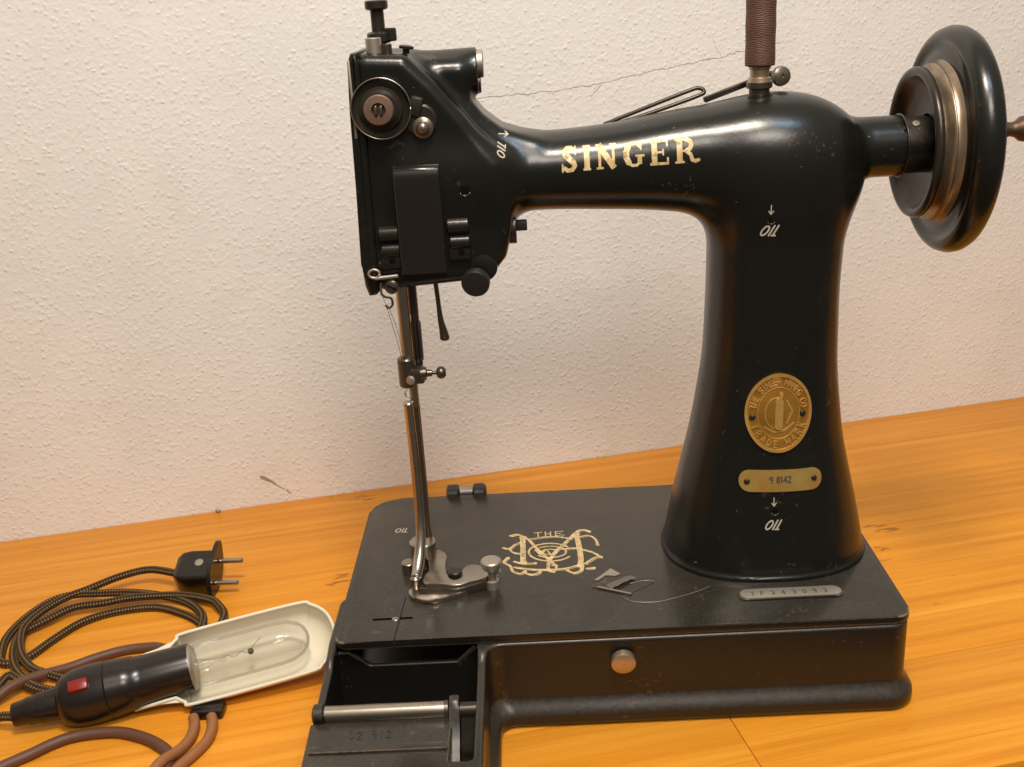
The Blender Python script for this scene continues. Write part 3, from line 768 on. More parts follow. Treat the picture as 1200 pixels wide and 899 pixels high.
# --- long brass number plate
nx0, nx1, nz = 26.30, 31.62, 13.40
npl = decal('number_plate', lambda x, y: sdbox2(x, y-(x-nx0)*(-.02), nx0, nx1, nz-.66, nz+.78, .66), (nx0-.2, nx1+.2, nz-1.1, nz+1.1), .09, on_body, M['nameplate'], mc, off=.09, thick=.13)
st = word('9 8142', 28.2, nz-.12, .42, .04, gap=.12)
decal('stamped_digits', strokes_sdf(st), bounds_of(st), .03, on_body, M['stamp'], npl, off=.10)
for x in (26.78, 31.12):
    y = ysurf(x, nz); lathe('rivet', (x, y-.06, nz+.02), (0, -1, 0), [(0, .20), (.09, .19), (.15, .11), (.17, 0)], M['black_metal'], npl, 14)
# --- serial number pad on the bed
sp_ = prism('serial_pad', rrect(25.75, 32.55, 2.5, 3.8, .62, 8), H-.05, H+.12, M['plate'], mc, bev=.05)
prism('serial_plate', rrect(25.9, 32.4, 2.62, 3.68, .5, 8), H+.10, H+.16, M['silver'], sp_, bev=.02)
st = word('1F343093', 26.65, 2.9, .46, .035, gap=.95)
decal('serial_digit', strokes_sdf(st), bounds_of(st), .03, lambda p, o: np.c_[p, np.full(len(p), H+.16+o)], M['stamp'], sp_, off=.004)

# --- gilt monogram on the bed
EMB = [
([(11.07,12.77),(11.51,12.91),(11.94,12.55),(12.37,11.99),(12.91,10.68),(13.54,9.40),(14.16,8.16)],0.088),
([(11.91,12.43),(11.93,10.66),(11.91,8.85)],0.15),
([(11.32,8.98),(11.91,8.68),(12.75,8.65)],0.066),
([(15.63,12.56),(14.82,11.11),(14.03,9.72),(13.66,8.56),(13.67,7.74),(13.95,7.37)],0.072),
([(15.42,12.07),(15.97,13.00),(16.41,13.13),(16.77,12.84)],0.083),
([(15.82,12.54),(15.92,11.00),(15.96,9.05),(15.86,8.00)],0.150),
([(16.10,12.13),(16.73,12.24),(17.16,11.63),(17.25,10.79)],0.066),
([(10.50,11.00),(10.95,10.88),(11.38,11.46),(11.90,11.79)],0.066),
([(10.95,10.88),(11.20,10.29),(11.68,10.12)],0.066),
([(10.84,9.55),(10.56,8.98),(11.02,8.39),(11.20,7.68),(11.67,7.32),(12.02,7.60)],0.077),
([(11.32,8.20),(12.67,7.79),(13.85,7.68),(14.91,7.74),(15.99,8.22)],0.072),
([(11.96,7.45),(12.43,7.13),(12.90,7.25),(13.08,7.62)],0.072),
([(14.95,7.44),(15.34,7.08),(15.82,7.31),(16.00,7.98)],0.072),
([(14.79,10.42),(15.52,10.50),(16.23,10.18),(16.92,9.67),(17.36,9.03)],0.072),
([(17.36,9.10),(17.00,9.06),(16.55,8.63),(16.23,8.26)],0.066),
([(16.31,7.56),(16.76,7.61)],0.072),
([(12.44,12.12),(13.63,12.35),(14.62,12.25),(15.41,11.86)],0.055),
([(14.23,7.76),(14.18,7.54),(14.05,7.38),(13.89,7.33),(13.74,7.41),(13.63,7.59),(13.59,7.82),(13.64,8.05),(13.76,8.21),(13.92,8.25),(14.08,8.18),(14.19,8.00),(14.23,7.76)],0.055),
([(15.19,9.34),(14.90,9.07),(14.52,8.89),(14.08,8.82),(13.63,8.86),(13.19,9.00),(12.81,9.24),(12.53,9.55),(12.36,9.92),(12.32,10.30),(12.42,10.66),(12.65,10.98),(13.00,11.21),(13.42,11.34),(13.89,11.36),(14.35,11.26),(14.77,11.05),(15.10,10.76)],0.061),
([(12.79,10.43),(12.96,10.68),(13.25,10.85),(13.61,10.93),(14.01,10.92),(14.38,10.80),(14.69,10.60),(14.90,10.34),(14.98,10.06),(14.92,9.78),(14.73,9.55),(14.44,9.39),(14.07,9.32),(13.69,9.35),(13.32,9.47),(13.02,9.67)],0.055),
([(14.35,10.07),(14.26,9.87),(14.02,9.75),(13.72,9.75),(13.44,9.87),(13.28,10.07),(13.29,10.29),(13.46,10.46),(13.74,10.52),(14.04,10.46),(14.27,10.29),(14.35,10.07)],0.050),
([(12.84,10.44),(13.19,9.80),(13.57,10.49),(13.91,9.73),(14.30,10.47)],0.050),
]
THE = [
([(12.76,12.91),(13.33,12.96)],0.045),([(13.04,12.93),(13.05,12.31)],0.045),([(13.58,12.98),(13.59,12.36)],0.045),
([(13.96,12.97),(13.96,12.37)],0.045),([(13.59,12.67),(13.96,12.68)],0.04),([(14.33,12.96),(14.33,12.28)],0.045),
([(14.33,12.96),(14.90,12.95)],0.04),([(14.33,12.64),(14.76,12.65)],0.04),([(14.34,12.33),(14.97,12.37)],0.04)]
THE = [([(x, y+.12) for x, y in p], w_) for p, w_ in THE]
sm = [(([tuple(q) for q in catmull(p, 5)] if len(p) < 12 else p), w_*1.3) for p, w_ in EMB]
for p, w_ in EMB[:17]:
    sm.append(([tuple(q) for q in catmull([(x+.10, y-.16) for x, y in p], 5)], w_*.45))
for p, w_ in EMB[:16]:
    for q in (p[0], p[-1]): sm.append(([q, (q[0]+.03, q[1])], w_*1.7))
flat_bed = lambda p, o: np.c_[p, np.full(len(p), H+o)]
st = sm+THE
decal('gilt_monogram', strokes_sdf(st), bounds_of(st, .3), .035, flat_bed, M['gold'], mc, off=.005)
st = word('OIL', 2.35, 14.15, .62, .05, slant=.15, gap=.2)
decal('oil_mark', strokes_sdf(st), bounds_of(st), .03, flat_bed, M['white'], mc, off=.005)

# --- knurled screw on the base front
bm = bmesh.new()
add_lathe(bm, (17.98, .45, 4.75), (0, -1, -.0), [(0, .25), (.7, .25), (.7, .3)], 20)
bmobj('knob_stem', bm, M['dull'], mc)
kb = lathe('side_knob', (17.98, -.15, 4.62), (0, -1, -.12), [(0, 0), (0, .6), (.08, .74), (.50, .78), (.58, .76), (.62, .70), (.63, .05), (.58, 0)], M['knurl'], mc, 40)

# --- head fittings
fp = prism('face_plate', [(3.62, 40.7), (3.85, 41.25), (4.3, 41.3), (4.3, 40.3), (4.25, 27.3), (3.95, 27.0), (3.5, 26.95), (3.3, 27.6), (3.22, 29), (3.4, 33.5), (3.52, 38)], 6.55, 13.7, M['enamel'], mc, bev=.3, seg=4, axis='y')
box('face_plate_edge', (3.74, 6.56, 38.7), (.16, .12, 4.4), M['dull'], fp, bev=.06)
# tension discs
tx, tz = 5.38, 38.16
lathe('tension_disc', (tx, 6.8, tz), (0, -1, 0), [(0, 1.0), (.2, 1.0), (.28, 1.60), (.40, 1.70), (.55, 1.72), (.44, 1.62), (.34, 1.35), (.34, 1.1)], M['black_metal'], mc, 56)
tube('tension_rim', [(tx+1.71*math.cos(a), 6.22, tz+1.71*math.sin(a)) for a in np.linspace(0, 2*math.pi, 65)], .045, M['steel'], mc, 8)
lathe('tension_spring', (tx, 6.3, tz), (0, -1, 0), [(0, 1.24), (.18, 1.22), (.2, 1.08), (.35, 1.06), (.38, .95), (.55, .93), (.57, .4)], M['black_metal'], mc, 48)
lathe('tension_nut', (tx-.05, 5.85, tz), (0, -1, 0), [(0, .86), (.35, .86), (.42, .80), (.45, .42), (.30, .38), (.1, .36), (.1, 0)], M['copper'], mc, 40)
bm = bmesh.new(); add_box(bm, (tx-.05-.15, 5.55, tz), (.16, .5, .52), .04); add_box(bm, (tx-.05+.15, 5.55, tz), (.16, .5, .52), .04)
bmobj('tension_stud', bm, M['bright'], mc)
lathe('tension_bracket', (7.6, 6.85, 37.35), (0, -1, 0), [(0, .95), (.25, .92), (.35, .8), (.35, 0)], M['black_metal'], mc, 32)
lathe('guide_screw', (7.7, 6.6, 36.95), (0, -1, 0), [(0, .62), (.3, .60), (.36, .5), (.40, .38), (.55, .37), (.70, .28), (.78, .14), (.8, 0)], M['guide'], mc, 28)
bm = bmesh.new(); add_box(bm, (7.35, 6.5, 38.15), (.75, .35, 1.1), .12, 2, Matrix.Rotation(.3, 3, 'Y'))
bmobj('tension_arm', bm, M['black_metal'], mc)
# curved cover on the head front
cp = []
prof = [(6.95, 34.78), (6.55, 34.82), (6.22, 34.70), (6.05, 34.42), (5.98, 34.05), (5.98, 33), (6.02, 31), (6.05, 29.4), (6.06, 28.35)]
prof = [tuple(p) for p in catmull(prof, 3)]
V = []; F = []
x0, x1 = 5.72, 8.42
for i, (y, z) in enumerate(prof):
    for x in (x0, x0+.06, x1-.06, x1):
        V.append((x+(34.7-z)*(-.0), y+(.06 if x in (x0, x1) else 0), z))
for i in range(len(prof)-1):
    for k in range(3): F.append((4*i+k, 4*i+k+1, 4*i+k+5, 4*i+k+4))
nb = len(V)
for i, (y, z) in enumerate(prof):
    for x in (x0, x0+.06, x1-.06, x1): V.append((x, 6.85, min(z, 34.6)))
for i in range(len(prof)-1):
    F.append((4*i+4, 4*i, nb+4*i, nb+4*i+4)); F.append((4*i+3, 4*i+7, nb+4*i+7, nb+4*i+3))
li = len(prof)-1; F.append((4*li, 4*li+1, 4*li+2, 4*li+3, nb+4*li+3, nb+4*li+2, nb+4*li+1, nb+4*li))
sc_ = mesh('head_cover', V, F, M['cover'], mc); sc_.data.set_sharp_from_angle(angle=math.radians(40))
box('recess_shade_strip', (7.1, 6.72, 35.1), (2.9, .12, .35), M['hole'], mc, bev=.04)  # dark slab laid on the face; paints the shade of a recess
for x0_, x1_, zz in ((4.45, 5.7, 30.75), (8.6, 9.95, 31.05)):
    bm = bmesh.new(); add_lathe(bm, (x0_, 6.75, zz), (1, 0, 0), [(0, 0), (0, .38), (.08, .48), (x1_-x0_-.08, .48), (x1_-x0_, .38), (x1_-x0_, 0)], 24)
    add_lathe(bm, (x0_+.1, 6.72, zz-1.0), (1, 0, 0), [(0, 0), (0, .36), (.08, .44), (x1_-x0_-.18, .44), (x1_-x0_-.1, .36), (x1_-x0_-.1, 0)], 24)
    add_box(bm, ((x0_+x1_)/2, 6.7, zz-1.5), (x1_-x0_, .5, 1.2), .12)
    br = bmobj('cover_bracket', bm, M['cover'], mc)
    lathe('bracket_screw', ((x0_+x1_)/2+.1, 6.45, zz-1.55), (0, -1, 0), [(0, .2), (.06, .18), (.09, 0)], M['hole'], br, 14)
# thumb knob and lever at the lower right of the head
lathe('side_lever_boss', (10.6, 6.95, 28.35), (0, -1, 0), [(0, .9), (.15, .88), (.22, .75), (.22, 0)], M['enamel'], mc, 32)
lathe('thumb_knob', (10.2, 6.7, 27.75), (-.1, -1, -.15), [(0, .3), (.3, .3), (.32, .72), (.42, .85), (.85, .87), (1.0, .78), (1.06, 0)], M['matt'], mc, 32)
cyl('stud', (12.0, 8.4, 30.35), (12.75, 8.4, 30.35), .95, M['black_metal'], mc)
box('stud_head', (13.05, 8.4, 30.5), (.75, .6, .6), M['matt'], mc, bev=.06)
# boss cap
cyl('boss_cap', (10.85, 9.9, 40.1), (11.3, 9.9, 40.1), .82, M['dull'], mc, 28)
cyl('boss_plug', (10.9, 9.9, 38.95), (11.1, 9.9, 38.95), .55, M['black_metal'], mc, 28)
# pressure screw and fittings on top of the head
lathe('pressure_screw', (5.28, 9.5, 41.0), (0, 0, 1), [(0, .42), (.6, .42), (.62, .62), (.75, .72), (1.15, .72), (1.25, .6), (1.28, .40), (2.45, .40), (2.5, .60), (2.58, .68), (2.95, .68), (3.02, .60), (3.02, 0)], M['black_metal'], mc, 28)
cyl('lock_nut', (6.0, 9.3, 41.7), (6.0, 9.3, 42.45), .38, M['black_metal'], mc, 6, bev=.08)
cyl('oil_cup', (5.1, 7.9, 41.0), (5.1, 7.9, 42.0), .46, M['dull'], mc, 20)
cyl('oil_cup', (5.85, 7.9, 41.0), (5.85, 7.9, 41.62), .30, M['dark_steel'], mc, 20)
lathe('top_screw', (6.9, 8.2, 41.0), (.15, 0, 1), [(0, .2), (.25, .2), (.28, .42), (.42, .44), (.48, .3), (.5, 0)], M['black_metal'], mc, 20)
# eyelet and hook at the lower left
P = [(4.0+.33*math.cos(a), 6.3, 28.45+.26*math.sin(a)) for a in np.linspace(0, 2*math.pi, 20)]
tube('thread_eyelet', P, .085, M['dull'], mc)
cyl('eyelet_bar', (4.0, 6.32, 28.15), (5.45, 6.32, 28.25), .12, M['dull'], mc, 12)
lathe('eyelet_screw', (4.95, 6.8, 27.5), (0, -1, 0), [(0, .45), (.3, .43), (.38, .3), (.38, 0)], M['dark_steel'], mc, 20)
box('screw_slot', (4.95, 6.42, 27.5), (.62, .04, .09), M['hole'], mc, bev=0, rot=Matrix.Rotation(.5, 3, 'Y'))
box('head_seam', (3.98, 6.70, 34.0), (.035, .05, 13.0), M['hole'], mc, bev=0)
tube('thread_hook', catmull([(4.3, 6.6, 27.8), (4.3, 6.4, 27.2), (4.5, 6.4, 26.95), (4.85, 6.5, 26.8), (4.9, 6.5, 26.4), (4.65, 6.5, 26.2), (4.45, 6.5, 26.4)], 6), .075, M['dark_steel'], mc, 8)

# --- needle bar, presser bar and walking rod
cyl('presser_bar', (5.22, 9.2, 20.9), (5.22, 9.2, 28), .43, M['bright'], mc, 28)
cyl('needle_bar', (5.78, 9.9, 21.2), (5.78, 9.9, 28), .30, M['dark_steel'], mc, 24)
bm = bmesh.new(); add_box(bm, (6.02, 9.6, 25.9), (.18, .5, 2.2), .04); add_box(bm, (6.08, 9.6, 23.0), (.22, .5, 2.6), .05)
bmobj('thread_guard', bm, M['dark_steel'], mc)
bm = bmesh.new()
add_lathe(bm, (5.1, 9.0, 20.1), (0, 0, 1), [(0, 0), (0, .5), (.1, .6), (1.9, .6), (2.0, .5), (2.0, 0)], 24)
add_box(bm, (5.75, 8.9, 20.9), (1.0, 1.0, 1.1), .2, 2)
clamp = bmobj('needle_clamp', bm, M['dark_steel'], mc)
lathe('thumb_screw', (6.0, 8.8, 21.0), (1, 0, 0), [(0, .5), (.35, .42), (.42, .24), (.72, .22), (.75, .12), (1.0, .12), (1.05, .28), (1.15, .38), (1.32, .42), (1.5, .38), (1.62, .25), (1.65, 0)], M['dark_steel'], clamp, 24)
lathe('clamp_screw', (5.35, 8.45, 20.7), (-.2, -1, 0), [(0, .3), (.12, .3), (.16, .24), (.2, 0)], M['dull'], clamp, 18)
cyl('foot_holder', (5.42, 8.8, 18.7), (5.42, 8.8, 20.4), .30, M['steel'], mc, 20)
cyl('needle', (5.62, 9.0, 8.0), (5.62, 9.0, 20.4), .10, M['bright'], mc, 12)
tube('clip', catmull([(5.05, 8.5, 20.1), (4.9, 8.4, 19.9), (4.95, 8.4, 19.65), (5.2, 8.4, 19.6)], 5), .06, M['dull'], mc, 8)
# walking rod: two bars side by side, curving forward into the foot
P = catmull([(5.02, 8.5, 19.15), (5.06, 8.5, 17), (5.10, 8.45, 14), (5.12, 8.2, 11.4), (5.10, 7.75, 9.8), (4.98, 7.1, 8.6), (4.85, 6.3, 7.9), (4.76, 5.7, 7.6)], 8)
tube('walking_rod', P, .33, M['bright'], mc, 20, radii=[.34 if i < 30 else .33+.06*math.sin((i-30)/27*3.1) for i in range(len(P))])
cyl('guide_rod', (5.48, 8.75, 9.0), (5.42, 8.75, 19.1), .22, M['dark_steel'], mc, 18)
lathe('rod_tip', (4.72, 5.62, H+.1), (0, 0, 1), [(0, 0), (0, .28), (.1, .33), (.95, .33), (1.1, .2), (1.1, 0)], M['steel'], mc, 18)
# lever behind
P = catmull([(7.3, 9.6, 28), (7.42, 9.6, 26), (7.50, 9.6, 24.4), (7.62, 9.6, 23.6), (7.68, 9.6, 23.1)], 6)
nP = len(P); tube('lifting_lever', P, .2, M['dark_steel'], mc, 14, radii=[.17+.22*max(0, (i/nP-.35)/.65) for i in range(nP)], flat=.9)
lathe('lever_tip', (7.68, 9.6, 23.12), (.05, 0, -1), [(0, .30), (.12, .28), (.18, .2), (.2, 0)], M['dark_steel'], mc, 14)
# the feet
def chaik(P, n=2):
    for _ in range(n):
        Q = []
        for a, b in zip(P, P[1:]+P[:1]): Q += [(a[0]*.75+b[0]*.25, a[1]*.75+b[1]*.25), (a[0]*.25+b[0]*.75, a[1]*.25+b[1]*.75)]
        P = Q
    return P
sole = [(4.23, 5.59), (4.2, 4.96), (4.72, 4.25), (5.8, 3.86), (7.22, 4.32), (8.51, 5.07), (9.19, 5.45), (8.82, 5.78), (7.83, 5.66), (6.5, 5.66), (5.13, 5.96)]
prism('presser_foot', chaik(sole, 2), H+.02, H+.34, M['bright'], mc, bev=.12, seg=3)
plate_ = [(5.9, 9.91), (6.7, 8.99), (6.56, 7.76), (6.78, 5.99), (7.21, 5.34), (7.8, 5.54), (7.74, 6.71), (8.19, 7.47), (8.87, 7.4), (9.6, 6.9), (9.9, 6.0), (9.2, 5.45), (8.5, 5.2), (7.56, 4.72), (6.67, 5.01), (5.86, 5.09), (5.23, 5.2), (5.2, 6.2), (5.67, 6.78), (5.37, 7.61), (5.5, 9.2)]
prism('edge_guide', chaik(plate_, 1), H+.55, H+.86, M['steel'], mc, bev=.06)
prism('edge_guide_skirt', chaik([(4.9, 5.0), (5.9, 4.8), (6.7, 4.85), (7.56, 4.6), (8.8, 5.15), (9.8, 5.6), (9.7, 6.1), (8.2, 5.6), (7.5, 5.2), (6.6, 5.4), (5.0, 5.6)], 1), H+.03, H+.62, M['dark_steel'], mc, bev=.05)
cyl('foot_post', (5.0, 9.1, H), (5.0, 9.1, H+2.0), .92, M['steel'], mc, 30, bev=.1)
cyl('guide_block', (4.0, 8.2, H), (4.0, 8.2, H+.85), .5, M['steel'], mc, 18)
cyl('guide_slot_screw', (7.35, 6.3, H+.3), (7.35, 6.3, H+1.1), .5, M['black_metal'], mc, 24)
gs = lathe('guide_screw', (9.85, 5.75, H), (0, 0, 1), [(0, .45), (.55, .45), (.6, .28), (1.25, .28), (1.3, .35), (1.45, .58), (1.75, .70), (2.0, .70), (2.08, .62), (2.1, 0)], M['dull'], mc, 40)
box('guide_nut', (10.25, 5.9, H+1.05), (.45, .5, .45), M['dull'], mc, bev=.1)

# --- handwheel and shaft
sx_ = 33.75
cyl('shaft_sleeve', (36.35, YC, sx_), (40, YC, sx_), 1.72, M['worn'], mc, 40, bev=.06)
tube('sleeve_ring', [(36.62, YC+1.88*math.cos(a), sx_+1.88*math.sin(a)) for a in np.linspace(0, 2*math.pi, 49)], .07, M['worn'], mc, 8)
lathe('sleeve_screw', (37.25, YC-.95, sx_+1.35), (0, -.6, .8), [(0, .22), (.14, .22), (.16, .14), (.12, 0)], M['dull'], mc, 16)
hw = lathe('handwheel', (37.3, YC, 33.85), (1, 0, 0),
    [(1.0, 1.75), (.95, 3.0), (.75, 3.7), (.22, 3.95), (.03, 4.12), (0, 4.3), (.06, 4.48), (.22, 4.56), (.42, 4.55), (.5, 4.45)], M['black_metal'], mc, 96, angle=60)
lathe('belt_groove', (37.3, YC, 33.85), (1, 0, 0), [(.49, 4.45), (.52, 4.18), (.62, 4.12), (.80, 4.28), (.95, 4.55), (1.05, 4.72), (1.12, 4.72), (1.18, 4.64), (1.35, 4.68), (1.5, 4.85), (1.56, 4.9), (1.6, 4.8)], M['groove'], hw, 96, angle=60)
lathe('wheel_rim', (37.3, YC, 33.85), (1, 0, 0),
    [(1.58, 4.6), (1.55, 4.95), (1.6, 5.3), (1.75, 5.65), (1.62, 5.85), (1.50, 6.05), (1.50, 6.25), (1.62, 6.50), (1.85, 6.70), (2.25, 6.84), (2.65, 6.80), (3.0, 6.60), (3.2, 6.3), (3.22, 6.0), (3.05, 5.7), (2.7, 5.45), (2.5, 5.0), (2.5, 2.0), (2.7, 1.2), (3.0, 1.1)], M['enamel'], hw, 120, angle=60)
lathe('wheel_spindle', (40.2, YC, 34.35), (1, 0, 0), [(0, 1.1), (2.4, 1.1), (2.6, .55), (3.2, .42), (3.5, .5), (3.8, .75), (5.5, 1.0), (6.2, 1.0), (6.4, .8), (6.4, 0)], M['spindle'], mc, 32)

# --- spool pin and thread lever on the arm
spn = lathe('spool_pin', (27.95, YC, 37.3), (0, 0, 1), [(-.4, .62), (.35, .62), (.42, .78), (.75, .78), (.8, .5), (.82, .12), (8.0, .12), (8.05, 0)], M['dark_steel'], mc, 28)
lathe('pin_collar', (27.95, YC, 38.0), (0, 0, 1), [(0, .72), (.3, .68), (.35, .58), (.8, .58), (.85, .66), (.95, .66), (.95, 0)], M['knurl'], mc, 28)
bm = bmesh.new()
P0 = Vector((24.9, 12.2, 36.95)); P1 = Vector((29.2, 12.3, 38.35)); d_ = (P1-P0)
add_box(bm, (P0+P1)/2, (d_.length, .5, .35), .08, 2, Matrix.Rotation(-math.atan2(d_.z, d_.x), 3, 'Y'))
lv = bmobj('winder_arm', bm, M['black_metal'], mc)
lathe('winder_knob', (29.35, 11.6, 38.2), (.25, -1, .1), [(0, .4), (.2, .56), (.35, .62), (.6, .56), (.68, .4), (.70, .12), (.6, .1), (.6, 0)], M['guide'], lv, 24)
tube('spring_loop', catmull([(18.6, 12.3, 35.8), (21.0, 12.3, 36.6), (23.9, 12.3, 37.55), (24.6, 12.3, 37.7), (24.9, 12.2, 37.5), (24.5, 12.1, 37.25), (21.4, 12.0, 36.35), (18.6, 12.0, 35.65)], 6), .13, M['black_metal'], mc, 8)
# threads hanging from the head
tube('thread', catmull([(4.2, 6.5, 27.6), (4.55, 7.2, 25.5), (4.85, 7.9, 23.2), (4.95, 8.2, 21.9)], 5), .016, M['matt'], mc, 5)
tube('thread', catmull([(4.6, 6.5, 26.4), (4.9, 7.4, 24.6), (5.05, 7.9, 22.8), (5.1, 8.2, 21.9)], 5), .016, M['matt'], mc, 5)

# ================================================================== thread spool on its pin
sp = thing('thread_spool', 'tall narrow spool of dark reddish brown thread standing on the pin of the machine arm', 'thread spool', (27.95, YC, 38.96))
prof = [(0, .14), (0, .72)]
for i in range(60): prof.append((.05+i*.1, .89+.010*math.sin(i*.35)+.004*random.random()))
prof += [(6.1, .7), (6.1, .14)]
lathe('thread_winding', (27.95, YC, 38.97), (0, 0, 1), prof, M['thread'], sp, 40, angle=80)
lathe('spool_core', (27.95, YC, 38.955), (0, 0, 1), [(0, .14), (0, .5), (.01, .5), (6.5, .5), (6.5, .14)], M['copper'], sp, 24)

# ================================================================== small scraps on the bed
bn = thing('broken_needle', 'short broken machine needle lying on the black bed beside the column', 'needle', (17.9, 4.6, H))
cyl('needle_shank', (16.85, 4.95, H+.09), (19.0, 3.9, H+.07), .085, M['bright'], bn, 10)
cyl('needle_tip', (16.45, 5.15, H+.09), (16.87, 4.95, H+.09), .04, M['bright'], bn, 8)
fs = thing('foil_strip', 'narrow crumpled grey foil strip lying across the broken needle', 'foil scrap', (18.5, 5.4, H))
bm = bmesh.new()
prv = None
for i in range(9):
    t = i/8; x = 17.6+1.75*t; y = 4.75+1.3*t; z = H+.22-.1*t+random.uniform(-.03, .05); a = bm.verts.new((x-.18, y+.22+random.uniform(-.05, .05), z)); b = bm.verts.new((x+.16, y-.2, z+random.uniform(-.04, .06)))
    if prv: bm.faces.new((prv[0], prv[1], b, a))
    prv = (a, b)
bmesh.ops.solidify(bm, geom=bm.faces[:], thickness=.03)
bmobj('foil', bm, M['scrap'], fs, angle=20)
pc = thing('paper_chip', 'small torn grey chip lying flat between gilt monogram and broken needle', 'paper chip', (17.6, 6.8, H))
prism('chip', [(16.7, 5.95), (17.2, 6.5), (17.9, 7.35), (18.5, 6.6), (18.15, 6.35), (17.5, 6.5), (16.95, 5.9)], H+.01, H+.06, M['scrap'], pc, bev=0)
tag(tube('loose_thread', catmull([(19.0, 5.3, H+.03), (20.1, 5.6, H+.03), (20.7, 5.4, H+.04)], 5)+catmull([(18.4, 3.7, H+.03), (19.0, 3.1, H+.03), (20.4, 2.9, H+.03), (21.8, 3.3, H+.03), (23.2, 3.9, H+.03), (24.2, 4.5, H+.03)], 8), .018, M['dull']), 'thin loose thread curling over the black bed towards the column foot', 'thread')

cr = uv2w(-28.1, -.35, .16)
bm = bmesh.new(); bmesh.ops.create_icosphere(bm, subdivisions=2, radius=.22)
for v in bm.verts: v.co = Vector((v.co.x*1.3, v.co.y*.8, v.co.z*.7))*random.uniform(.85, 1.1)+Vector(cr)
tag(bmobj('plaster_crumb', bm, M['scrap'], angle=60), 'tiny grey plaster crumb on the table at the foot of the wall', 'crumb')

# ================================================================== sewing lamp with shade and bulb
A = Vector((-22.05, 1.39, 1.3)); B = Vector((-3.14, 6.43, 3.05))
xd = (B-A).normalized(); yd = Vector((0, 0, 1)).cross(xd).normalized(); zd = xd.cross(yd)
ph = math.radians(36)                       # rolled so that the open side faces the room
y2 = yd*math.cos(ph)+zd*math.sin(ph); z2 = -yd*math.sin(ph)+zd*math.cos(ph)
lamp = thing('sewing_lamp', 'small lamp lying down, dark handle with red switch, cream shade, clear bulb', 'lamp', (0, 0, 0))
mt = Matrix((xd, y2, z2)).transposed().to_4x4(); mt.translation = A*S; lamp.matrix_world = mt
LK = dict(local=True)
lathe('strain_relief', (0, 0, 0), (1, 0, 0), [(0, 0), (0, .35), (.1, .78), (.9, .86), (1.0, .92), (1.7, .94), (1.75, 1.02), (3.4, 1.12), (3.5, 1.1), (3.5, 0)], M['bakelite'], lamp, 40, **LK)
lathe('handle', (0, 0, 0), (1, 0, 0), [(3.0, 0), (3.0, 1.15), (3.15, 1.45), (3.5, 1.72), (4.2, 1.93), (5.2, 2.0), (6.2, 1.95), (6.25, 1.90), (6.32, 1.94), (7.3, 1.84), (7.9, 1.78), (8.0, 1.70), (8.6, 1.66), (11.55, 1.62), (11.65, 1.6), (11.65, 1.3), (11.2, 1.25), (11.2, 0)], M['bakelite'], lamp, 56, **LK)
box('switch', (4.75, .0, 2.0), (1.25, .75, .55), M['red'], lamp, bev=.12, **LK)
lathe('socket', (11.15, 0, 0), (1, 0, 0), [(0, 1.55), (.45, 1.55), (.6, 1.5), (.75, 1.35), (.8, 0)], M['dull'], lamp, 40, **LK)
bulb = lathe('bulb', (11.7, 0, 0), (1, 0, 0), [(0, 1.2), (.3, 1.42), (.9, 1.5), (5.8, 1.5), (6.7, 1.42), (7.4, 1.12), (7.8, .7), (7.95, .3), (7.98, 0)], M['glass'], lamp, 48, angle=80, **LK)
lathe('glass_stem', (11.7, 0, 0), (1, 0, 0), [(0, .5), (.9, .3), (1.6, .16), (2.2, .2), (2.3, 0)], M['glass'], bulb, 20, local=True)
tube('filament', catmull([(13.6, .0, .1), (14.1, .12, .1), (14.5, -.1, 0), (15.0, .14, .1), (15.4, -.05, 0), (15.9, .3, .2), (16.5, .7, .3)], 6), .018, M['wire'], bulb, 6, local=True)
lathe('filament_support', (15.4, 0, 0), (1, 0, 0), [(0, 0), (.1, .2), (.35, .22), (.45, 0)], M['wire'], bulb, 12, local=True)
# shade: a trough with a beaded rim, closed round end and two tabs along the handle
def bowl_mesh():
    rim = [(10.3, 1.75), (10.9, 2.25), (11.7, 2.55), (19.0, 2.55), (20.2, 2.2), (21.1, 1.3), (21.4, 0), (21.1, -1.3), (20.2, -2.2), (19.0, -2.55), (11.7, -2.55), (10.9, -2.25), (10.3, -1.75)]
    rim = [tuple(p) for p in catmull(rim, 5)]
    rings = []; K = 12
    for k in range(K+1):
        a = k/K*math.pi/2; sc1 = math.cos(a)**.62; dz = -1.95*math.sin(a)
        ring = []
        for (x, y) in rim:
            cx = 11.4 if x < 19 else 19
            yy = y*sc1; xx = x if x <= 18.9 else 18.9+(x-18.9)*sc1
            ring.append((xx, yy, dz*(1 if True else 0)))
        rings.append(ring)
    return rim, rings
rim, rings = bowl_mesh()
n_ = len(rim); V = [p for r in rings for p in r]; F = []
for k in range(len(rings)-1):
    for i in range(n_-1): F.append((k*n_+i, k*n_+i+1, (k+1)*n_+i+1, (k+1)*n_+i))
sh = mesh('shade', V, F, M['cream'], lamp, local=True)
md = sh.modifiers.new('thick', 'SOLIDIFY'); md.thickness = .09*S; md.offset = 0
P = [(7.6, 1.72, -.45), (8.8, 1.80, -.12), (9.7, 1.82, 0)]+[(x, y, 0) for x, y in rim[1:-1]]+[(9.7, -1.82, 0), (8.8, -1.80, -.12), (7.6, -1.72, -.45)]
tube('shade_rim', P, .12, M['cream'], sh, 10, local=True)
